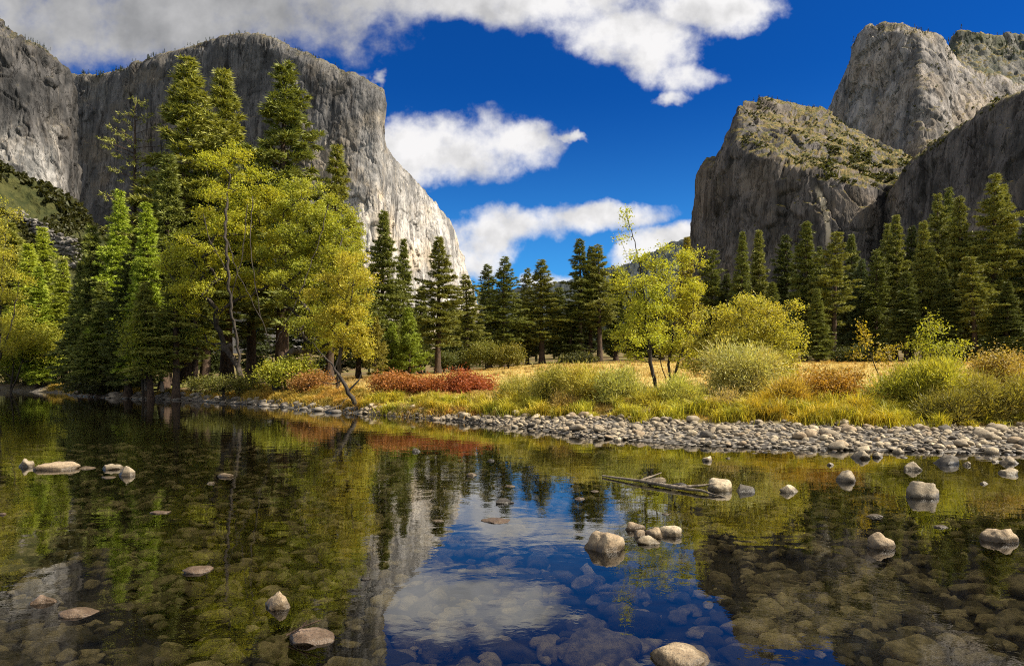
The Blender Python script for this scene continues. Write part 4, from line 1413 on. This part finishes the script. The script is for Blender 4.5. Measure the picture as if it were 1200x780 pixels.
YG = (0.31, 0.345, 0.038)
YG2 = (0.26, 0.305, 0.042)
GC = "cottonwoods on the left bank"
plant("cottonwood", "big yellow green cottonwood on the left bank with a dark straight trunk", "tree", GC, 282, 57,
      [[None, (278, 405, 0), (271, 360, -1), (266, 310, -1), (264, 260, 0), (270, 205, 1)], [(267, 320, -1), (246, 282, -1), (238, 250, 0)], [(270, 350, -1), (284, 300, -1), (290, 240, 0)]],
      [(270, 225, 50, 58, 3), (243, 285, 44, 52, 2), (312, 262, 36, 52, 5), (290, 322, 40, 42, 5), (232, 350, 34, 45, 3), (262, 182, 24, 26, 3), (208, 300, 24, 50, 3), (240, 395, 26, 26, 5)], YG, 41, 900, 58, 0.165, 0.25, gap=0.3, lobes=14, r_tip=0.018, up=0.9)
plant("cottonwood", "leaning yellow cottonwood with forked dark trunk right of the straight one", "tree", GC, 325, 55,
      [[None, (319, 418, -0.5), (312, 388, -1), (291, 344, -1.5), (278, 320, -1.5), (268, 285, -1)], [(306, 374, -1), (298, 325, -1.5), (293, 280, -1), (296, 230, 1)], [(318, 410, -0.5), (345, 360, 0), (368, 300, 1), (385, 240, 2)]],
      [(362, 255, 38, 58, 5), (398, 285, 34, 64, 5), (352, 325, 40, 48, 4), (408, 350, 28, 55, 4), (376, 385, 42, 34, 3), (330, 235, 22, 38, 5), (322, 300, 24, 46, 5)], YG2, 42, 950, 58, 0.165, 0.25, gap=0.3, lobes=14, r_tip=0.018, up=0.9)
plant("cottonwood", "smaller golden cottonwood leaning over the water at the grove's right end", "tree", GC, 395, 54,
      [[None, (398, 420), (408, 370), (415, 320)]], [(412, 330, 26, 50), (405, 385, 32, 40), (425, 400, 18, 34), (385, 350, 24, 40)], (0.33, 0.33, 0.05), 43, 400, 46, 0.15, 0.24, gap=0.3, lobes=10, up=0.9)
plant("riverside_tree", "pale yellow leafy tree reaching in at the left frame edge", "tree", "leafy trees on the left bank", -6, 86,
      [[None, (0, 400), (2, 330), (6, 270)], [(-4, 430), (14, 380), (22, 330)]], [(4, 262, 26, 36), (-12, 320, 34, 50), (18, 330, 22, 40), (6, 390, 36, 36)], (0.30, 0.31, 0.04), 44, 380, 42, 0.20, 0.38, gap=0.5, lobes=12, up=0.9)
plant("riverside_tree", "low leafy green tree with crooked dark stems near the left edge", "tree", "leafy trees on the left bank", 12, 92,
      [[None, (16, 425), (10, 395)], [None, (28, 420), (36, 390)]], [(20, 392, 34, 26), (50, 400, 24, 24), (-6, 400, 24, 28)], (0.24, 0.27, 0.035), 45, 240, 55, 0.27, 0.7, gap=0.3)
plant("understory_tree", "slim leafy sapling in the shade under the left firs", "tree", "leafy trees on the left bank", 168, 62,
      [[None, (166, 425), (168, 390)]], [(166, 395, 22, 30), (180, 420, 18, 16)], (0.20, 0.24, 0.03), 46, 150, 45, 0.2, 0.5, gap=0.4)
plant("bank_shrub", "bright green bush at the feet of the cottonwoods by the water", "shrub", "shrubs on the left bank", 335, 53,
      [[None, (332, 435)], [None, (345, 432)]], [(332, 436, 26, 14), (352, 430, 16, 14), (315, 440, 14, 9)], (0.26, 0.29, 0.03), 48, 140, 45, 0.16, 0.32, mat=SHRUB_LEAF, parts=("stem", "foliage"))
plant("bank_shrub", "rust tinged low bush right of the bright green bank bush", "shrub", "shrubs on the left bank", 368, 50,
      [[None, (368, 445)]], [(368, 447, 20, 9), (350, 450, 12, 7)], (0.24, 0.13, 0.04), 49, 100, 36, 0.14, 0.28, mat=SHRUB_LEAF, parts=("stem", "foliage"))
plant("bank_shrub", "dark green bush overhanging the water below the firs", "shrub", "shrubs on the left bank", 130, 70,
      [[None, (130, 445)]], [(128, 448, 34, 12), (100, 450, 24, 11), (160, 452, 22, 8)], (0.045, 0.055, 0.016), 50, 160, 40, 0.2, 0.4, mat=SHRUB_LEAF, parts=("stem", "foliage"))
plant("bank_shrub", "olive bush under the straight cottonwood trunk", "shrub", "shrubs on the left bank", 262, 56,
      [[None, (262, 445)]], [(250, 449, 26, 9), (285, 450, 18, 8)], (0.10, 0.11, 0.02), 51, 120, 36, 0.16, 0.3, mat=SHRUB_LEAF, parts=("stem", "foliage"))
plant("bank_shrub", "green bush on the far left bank above a grassy strip", "shrub", "shrubs on the left bank", 60, 98,
      [[None, (60, 440)]], [(60, 442, 28, 8), (20, 443, 26, 8)], (0.09, 0.11, 0.02), 52, 120, 36, 0.25, 0.45, mat=SHRUB_LEAF, parts=("stem", "foliage"))

# meadow edge bushes far back
for i, (px, top, rx, D, col, lab) in enumerate([
        (569, 400, 17, 128, (0.15, 0.165, 0.03), "left of two rounded yellow green bushes at the meadow's far edge"),
        (596, 402, 14, 126, (0.16, 0.16, 0.03), "right of two rounded yellow green bushes at the meadow's far edge"),
        (540, 409, 14, 132, (0.11, 0.13, 0.04), "dull green bush left of the two rounded yellow green ones"),
        (520, 415, 10, 128, (0.09, 0.11, 0.03), "small green bush at the foot of the lone olive pine"),
        (1000, 405, 22, 126, (0.06, 0.075, 0.02), "dark green thicket under the sunlit bare stemmed pine"),
        (1120, 402, 26, 122, (0.05, 0.06, 0.018), "dark thicket at the foot of the tall right group"),
        (680, 414, 18, 140, (0.05, 0.06, 0.018), "low dark thicket under the tall pine trio")]):
    hgt = (424 - top) / 2
    plant("meadow_bush", lab, "shrub", "bushes along the far edge of the meadow", px, D, [[None, (px, top + hgt)]],
          [(px, top + hgt + 2, rx, hgt + 2), (px - rx * 0.6, top + hgt * 1.3, rx * 0.7, hgt), (px + rx * 0.6, top + hgt * 1.3, rx * 0.6, hgt)], col, 60 + i, 160, 40, 0.28, 0.5, mat=SHRUB_LEAF, parts=("stem", "foliage"))

# right bank trees
GA = "alders on the right bank"
plant("alder_tree", "slender alder with a thin leaning trunk and wispy top", "tree", GA, 770, 37,
      [[None, (764, 430), (757, 380), (752, 320), (745, 285), (735, 255)], [(757, 385), (735, 345), (722, 320)], [(755, 360), (775, 320), (780, 300)]],
      [(752, 335, 36, 45), (738, 285, 14, 28), (735, 255, 6, 12), (775, 310, 20, 28), (745, 395, 36, 26), (775, 380, 22, 36), (722, 335, 14, 22)], (0.31, 0.36, 0.045), 71, 420, 30, 0.115, 0.19, up=0.9, gap=0.4, r_tip=0.008, shell=0.2, lobes=6)
plant("alder_tree", "multi stemmed alder right of the slender leaning one", "tree", GA, 786, 40,
      [[None, (784, 430), (790, 380), (798, 330)], [None, (795, 425), (810, 380), (815, 340)], [None, (775, 430), (772, 400)]],
      [(800, 330, 22, 40), (815, 300, 10, 18), (790, 380, 26, 34), (820, 360, 20, 34), (800, 410, 26, 24)], (0.32, 0.35, 0.045), 72, 360, 30, 0.115, 0.19, up=0.9, gap=0.4, r_tip=0.008, shell=0.2, lobes=6)
plant("willow_tree", "broad rounded yellow green willow, largest of the right bank", "tree", "willows on the right bank", 872, 35,
      [[None, (868, 440), (862, 400), (850, 360)], [None, (880, 440), (895, 390), (905, 355)], [None, (860, 445), (840, 410)]],
      [(866, 372, 48, 38), (912, 372, 26, 34), (836, 395, 30, 40), (900, 415, 40, 42), (930, 390, 14, 30), (862, 420, 50, 40)], (0.31, 0.315, 0.055), 73, 800, 42, 0.11, 0.20, up=0.8, gap=0.3, r_tip=0.007, droop=0.2, lobes=10, shoots=80)
plant("willow_bush", "silvery grey willow bush in front of the broad willow", "shrub", "willows on the right bank", 868, 31,
      [[None, (862, 445), (855, 420)], [None, (878, 445), (890, 420)], [None, (870, 440), (870, 405)]],
      [(862, 432, 38, 32), (892, 446, 32, 30), (838, 450, 22, 26), (875, 464, 40, 20), (905, 462, 18, 18)], (0.36, 0.37, 0.14), 74, 420, 46, 0.10, 0.24, mat=SHRUB_LEAF, gap=0.3, r_tip=0.006, lobes=10, flat=0.9, feather=0.8, shoots=70, parts=("stem", "foliage"))
plant("alder_sapling", "sparse lime green alder sapling rising above the dense right shrubs", "tree", GA, 1100, 29,
      [[None, (1098, 440), (1094, 410), (1090, 385), (1086, 364)]],
      [(1092, 385, 18, 16), (1095, 408, 36, 14), (1078, 402, 18, 8), (1125, 405, 16, 8), (1086, 370, 5, 8), (1105, 425, 22, 8)], (0.24, 0.27, 0.03), 75, 130, 16, 0.10, 0.16, gap=0.2, r_tip=0.005, shell=0.1)
plant("alder_sapling", "bent thin sapling with few golden leaves over the meadow", "tree", GA, 1035, 29,
      [[None, (1030, 440), (1020, 415), (1012, 392), (1008, 378)], [(1026, 425), (1042, 410), (1056, 404)], [(1022, 418), (1008, 414), (996, 416)]],
      [(1012, 395, 9, 16), (1008, 382, 4, 8), (1045, 408, 14, 6), (1002, 415, 10, 5), (1030, 418, 16, 7)], (0.28, 0.24, 0.03), 76, 70, 12, 0.10, 0.13, r_tip=0.005, shell=0.1)

GS = "shrubs on the right bank"
SHRUBS = [
    # label, px, D, ellipses, colour, clumps, per, leaf, sig, name
    ("left red leafed shrub, palest of the red clump", 466, 43, [(466, 451, 27, 13), (448, 455, 16, 10)], (0.29, 0.135, 0.04), 170, 42, 0.12, 0.22, "red_shrub"),
    ("middle red shrub of the red clump, lowest", 508, 42, [(505, 455, 26, 11), (488, 457, 15, 9)], (0.27, 0.105, 0.035), 160, 42, 0.12, 0.22, "red_shrub"),
    ("right red shrub of the red clump, deepest crimson", 553, 42, [(548, 453, 30, 14), (574, 456, 16, 11)], (0.27, 0.085, 0.032), 200, 42, 0.12, 0.22, "red_shrub"),
    ("olive grey shrub just right of the red clump", 612, 35, [(610, 462, 24, 20), (594, 468, 15, 14), (625, 470, 18, 14)], (0.30, 0.30, 0.075), 240, 38, 0.085, 0.19, "bank_shrub"),
    ("tall dark olive shrub with upright twigs near the red clump", 648, 33, [(646, 450, 24, 22), (662, 464, 22, 20), (636, 468, 16, 16)], (0.25, 0.25, 0.055), 260, 38, 0.085, 0.19, "bank_shrub"),
    ("yellowish olive shrub in the middle of the bank row", 690, 31.5, [(686, 450, 24, 24), (706, 460, 20, 24), (676, 470, 18, 16)], (0.36, 0.34, 0.065), 280, 38, 0.085, 0.19, "bank_shrub"),
    ("grey green feathery shrub left of the alder trunk", 730, 30.5, [(726, 456, 24, 24), (746, 468, 18, 18), (715, 472, 16, 14)], (0.33, 0.36, 0.11), 260, 38, 0.08, 0.18, "bank_shrub"),
    ("low pale green shrub at the foot of the slender alder", 795, 29.8, [(790, 464, 26, 20), (814, 472, 18, 14), (774, 474, 14, 12)], (0.35, 0.38, 0.10), 240, 38, 0.08, 0.17, "bank_shrub"),
    ("bare twiggy pale shrub at the willow's front foot", 852, 27.6, [(850, 472, 18, 16)], (0.33, 0.28, 0.12), 100, 14, 0.07, 0.16, "bank_shrub"),
    ("small lime tussock shrub between the grey green shrub and pale green one", 762, 29.8, [(760, 474, 18, 13)], (0.30, 0.29, 0.04), 110, 34, 0.08, 0.16, "bank_shrub"),
    ("low straw coloured shrub below the yellowish olive one", 668, 31.2, [(664, 476, 20, 11)], (0.34, 0.27, 0.09), 110, 34, 0.08, 0.16, "bank_shrub"),
    ("rusty golden shrub on the open bank right of the willow", 978, 29, [(968, 454, 26, 16), (995, 452, 20, 16), (945, 458, 14, 12)], (0.33, 0.21, 0.04), 220, 34, 0.09, 0.2, "bank_shrub"),
    ("golden shrub low beside the willow's right foot", 925, 28, [(922, 462, 20, 14)], (0.36, 0.28, 0.06), 120, 34, 0.08, 0.18, "bank_shrub"),
    ("green bush with dark hollow left in the dense right shrubs", 1066, 27, [(1062, 453, 30, 22), (1040, 460, 18, 14)], (0.27, 0.29, 0.045), 240, 36, 0.09, 0.2, "bank_shrub"),
    ("yellow green arching bush under the sparse alder sapling", 1108, 26.5, [(1105, 450, 32, 24), (1128, 464, 24, 20)], (0.34, 0.35, 0.05), 260, 36, 0.09, 0.2, "bank_shrub"),
    ("tall rusty bush at the right frame edge", 1175, 27, [(1165, 440, 32, 24), (1195, 445, 26, 28)], (0.31, 0.245, 0.065), 280, 36, 0.09, 0.22, "bank_shrub"),
    ("dark overhanging bush at the bar's right end", 1180, 25.2, [(1160, 468, 32, 20), (1195, 470, 30, 22)], (0.23, 0.22, 0.05), 260, 34, 0.08, 0.19, "bank_shrub"),
    ("low dark bush under the arching bush at the bar", 1118, 25.2, [(1110, 478, 34, 13), (1145, 480, 20, 12)], (0.19, 0.185, 0.045), 190, 32, 0.08, 0.17, "bank_shrub"),
]
for i, (lab, px, D, ells, col, ncl, per, lf, sg_, nm) in enumerate(SHRUBS):
    st = [[None, (e[0] + dx, e[1] - e[3] * 0.2)] for e in ells for dx in (-8, 8)]
    plant(nm, lab, "shrub", "red shrubs on the bank" if nm == "red_shrub" else GS, px, D, st, ells, col, 90 + i, ncl, per, lf, sg_, mat=SHRUB_LEAF, parts=("stem", "foliage"), r_tip=0.006, gap=0.25, up=0.3, lobes=9, shell=0.3, flat=1.0, shoots=46, feather=0.0 if nm == 'red_shrub' or 'rusty' in lab else 1.1)


# ------------------------------------------------------------------ dead wood
def limb(name, paths, mat, label, cat, group=None):
    base = np.array(paths[0][0][0])
    g = Geo()
    for pts, r0, r1 in paths:
        pts = np.array(pts, float)
        t = np.linspace(0, 1, len(pts))
        tt = np.linspace(0, 1, len(pts) * 5)
        q = np.stack([np.interp(tt, t, pts[:, c]) for c in range(3)], -1)
        q = q + fbm(q * 2.5, 2, 0.5, 4)[:, None] * r0 * 0.4
        tube(g, q - base, r0 + (r1 - r0) * tt, 8)
    o = link(name, g.mesh(name, True), mat, loc=base)
    tag(o, label, cat, group)
    return o


def W0(px, py, z=0.0):
    D = (EYE - z) * FOC / (py - HOR)
    return np.array([(px - 600) / FOC * D, D, z])


a, b, c, d = W0(706, 557, 0.03), W0(750, 563, 0.06), W0(795, 571, 0.05), W0(852, 583, 0.0)
limb("driftwood_log", [([a, b, c], 0.018, 0.042), ([c, (c + d) / 2 + np.array([0, 0, 0.03]), d], 0.036, 0.010), ([b, b + np.array([0.5, 0.3, 0.12])], 0.03, 0.008), ([c, c + np.array([0.7, -0.12, 0.10])], 0.04, 0.01)],
     BARK_DEAD, "bleached driftwood log lying half sunk in the shallow river", "log")
limb("twig", [([P(336, 744, 5.68), P(354, 734, 5.70), P(376, 726, 5.72)], 0.010, 0.005), ([P(354, 734, 5.70), P(360, 726, 5.72)], 0.007, 0.004)], BARK_PINE, "thin dead twig lying on the broad pinkish rock near the bottom edge", "twig")
D0 = 41.0
def Q(px, py, D=D0):
    return P(px, py, D)
limb("dead_branch", [([Q(420, 480), Q(408, 458), Q(396, 438), Q(386, 424)], 0.16, 0.05), ([Q(408, 458), Q(420, 446), Q(424, 436)], 0.07, 0.02), ([Q(400, 446), Q(392, 450), Q(380, 448)], 0.05, 0.015),
                     ([Q(392, 432), Q(396, 420), Q(404, 412)], 0.04, 0.012), ([Q(386, 424), Q(374, 412), Q(366, 400)], 0.05, 0.012)],
     BARK_GREY, "leaning bare dead branch on the bank dipping to the water", "branch")
limb("dead_branch", [([Q(378, 482, 42), Q(398, 476, 42), Q(424, 474, 42)], 0.12, 0.05), ([Q(398, 476, 42), Q(404, 468, 42), Q(416, 464, 42)], 0.05, 0.015), ([Q(384, 480, 42), Q(372, 474, 42)], 0.06, 0.02)],
     BARK_DEAD, "dark grey drift branch lying at the foot of the leaning one", "branch")
for (x0, y0, x1, y1, D, r, lab) in [(163, 418, 170, 455, 64, 0.17, "pale leaning dead trunk, left of the pale stems in the grove"), (188, 415, 190, 457, 63, 0.18, "pale upright dead trunk near the water in the grove's shade"), (56, 420, 51, 448, 96, 0.22, "pale tilted dead stem on the far left bank")]:
    limb("dead_tree", [([P(x1, y1 + 2, D), P((x0 + x1) / 2, (y0 + y1) / 2, D), P(x0, y0, D)], r, r * 0.6)], BARK_DEAD, lab, "trunk", "pale dead trunks on the left bank")


# ------------------------------------------------------------------ grass and sedge
def grass_blades(geo, x, y, h, w, lean, rng):
    n = len(x)
    z = ground_z(x, y) - 0.03
    a = rng.uniform(0, 6.28, n)
    b = rng.uniform(0, 6.28, n)
    dirv = np.stack([np.cos(a), np.sin(a), 0 * a], -1)
    side = np.stack([np.cos(b), np.sin(b), 0 * b], -1) * (w / 2)[:, None]
    p0 = np.stack([x, y, z], -1)
    p1 = p0 + dirv * (h * lean * 0.3)[:, None] + np.array([0, 0, 1]) * (h * 0.6)[:, None]
    p2 = p0 + dirv * (h * lean)[:, None] + np.array([0, 0, 1]) * (h * (1 - 0.35 * lean))[:, None]
    V = np.stack([p0 - side, p0 + side, p1 + side * 0.8, p1 - side * 0.8, p2], 1)
    i = np.arange(n)[:, None] * 5
    geo.add(V, [i + np.array([[0, 1, 2, 3]]), i + np.array([[3, 2, 4]])])


def tufts(cx, cy, r, n, h, w, lean, rng, geo):
    m = len(cx)
    hh = np.repeat(h * rng.uniform(0.4, 1.3, m), n)
    rr_ = np.abs(rng.normal(0, 0.5, m * n)) * r * np.repeat(rng.uniform(0.6, 1.5, m), n)
    a = rng.uniform(0, 6.28, m * n)
    x = np.repeat(cx, n) + np.cos(a) * rr_
    y = np.repeat(cy, n) + np.sin(a) * rr_
    grass_blades(geo, x, y, hh * rng.uniform(0.55, 1.1, m * n), w * rng.uniform(0.6, 1.3, m * n), lean * rng.uniform(0.2, 1.3, m * n), rng)


grng = np.random.default_rng(77)


def bank_xy(px0, px1, s0, s1, n):
    """points behind the top of the stony strip between two bearings"""
    xs, ys = [], []
    tx = np.linspace(-60, 30, 3000)
    tpx = 600 + tx / shore_y(tx) * FOC
    px = grng.uniform(px0, px1, n)
    x = np.interp(px, tpx, tx)
    y = shore_y(x) + np.interp(x, BARW[:, 0], BARW[:, 1]) + grng.uniform(s0, s1, n)
    return x * (y / shore_y(x)), y


def sedge(name, label, col, sets):
    g = Geo()
    for px0, px1, s0, s1, n, h, r in sets:
        x, y = bank_xy(px0, px1, s0, s1, n)
        tufts(x, y, r, 130, h, 0.02 + 0.0004 * float(np.mean(y)), 0.95, grng, g)
    o = link(name, g.mesh(name), GRASS)
    o.color = (*col, 1)
    tag(o, label, "grass", kind='stuff')


sedge("sedge_grass", "yellow green sedge tufts fringing the bank above the stones", (0.36, 0.37, 0.042),
      [(425, 640, -0.7, 2.6, 105, 0.75, 0.42), (640, 900, -0.5, 1.6, 48, 0.7, 0.38), (880, 1120, -0.5, 2.4, 88, 0.8, 0.42), (1120, 1230, -0.2, 1.2, 8, 0.5, 0.35)])
sedge("bank_grass", "golden bank grass by the cottonwoods", (0.33, 0.26, 0.05), [(290, 430, 0.0, 6.0, 330, 0.6, 0.5), (100, 300, 0.0, 2.0, 60, 0.5, 0.4), (0, 95, 0.0, 4.0, 90, 0.5, 0.6)])
sedge("dry_grass", "straw coloured grass growing between the bank shrubs", (0.37, 0.305, 0.09), [(430, 1230, 2.0, 14.0, 800, 0.34, 0.5), (425, 620, -0.7, 0.6, 110, 0.34, 0.4), (430, 1230, 0.2, 3.0, 420, 0.2, 0.4)])

mg = Geo()
mx, my = [], []
nm_ = 90000
yy_ = 40 + 110 * grng.uniform(0, 1, nm_) ** 1.1
uu_ = grng.uniform(-0.32, 0.85, nm_)
xx_ = uu_ * yy_
ok = (yy_ - shore_y(xx_) > 6)
grass_blades(mg, xx_[ok], yy_[ok], 0.22 * grng.uniform(0.5, 1.2, ok.sum()), 0.018 + yy_[ok] * 0.0004, 0.6 * grng.uniform(0.2, 1.2, ok.sum()), grng)
o = link("meadow_grass", mg.mesh("meadow_grass"), GRASS)
o.color = (0.41, 0.32, 0.105, 1)
tag(o, "dry golden grass covering the open meadow", "grass", kind='stuff')

tg = Geo()
yy_ = 42 + 95 * grng.uniform(0, 1, 520)
xx_ = grng.uniform(-0.28, 0.8, 520) * yy_
keep = (yy_ - shore_y(xx_) > 9) & (fbm(np.stack([xx_ * 0.06, yy_ * 0.06, 0 * xx_], -1), 3, 0.5, 55) > -0.05)
tufts(xx_[keep], yy_[keep], 0.7, 46, 0.6, 0.035, 0.6, grng, tg)
o = link("tall_grass", tg.mesh("tall_grass"), GRASS)
o.color = (0.30, 0.235, 0.075, 1)
tag(o, "taller brownish grass in drifts across the meadow", "grass", kind='stuff')
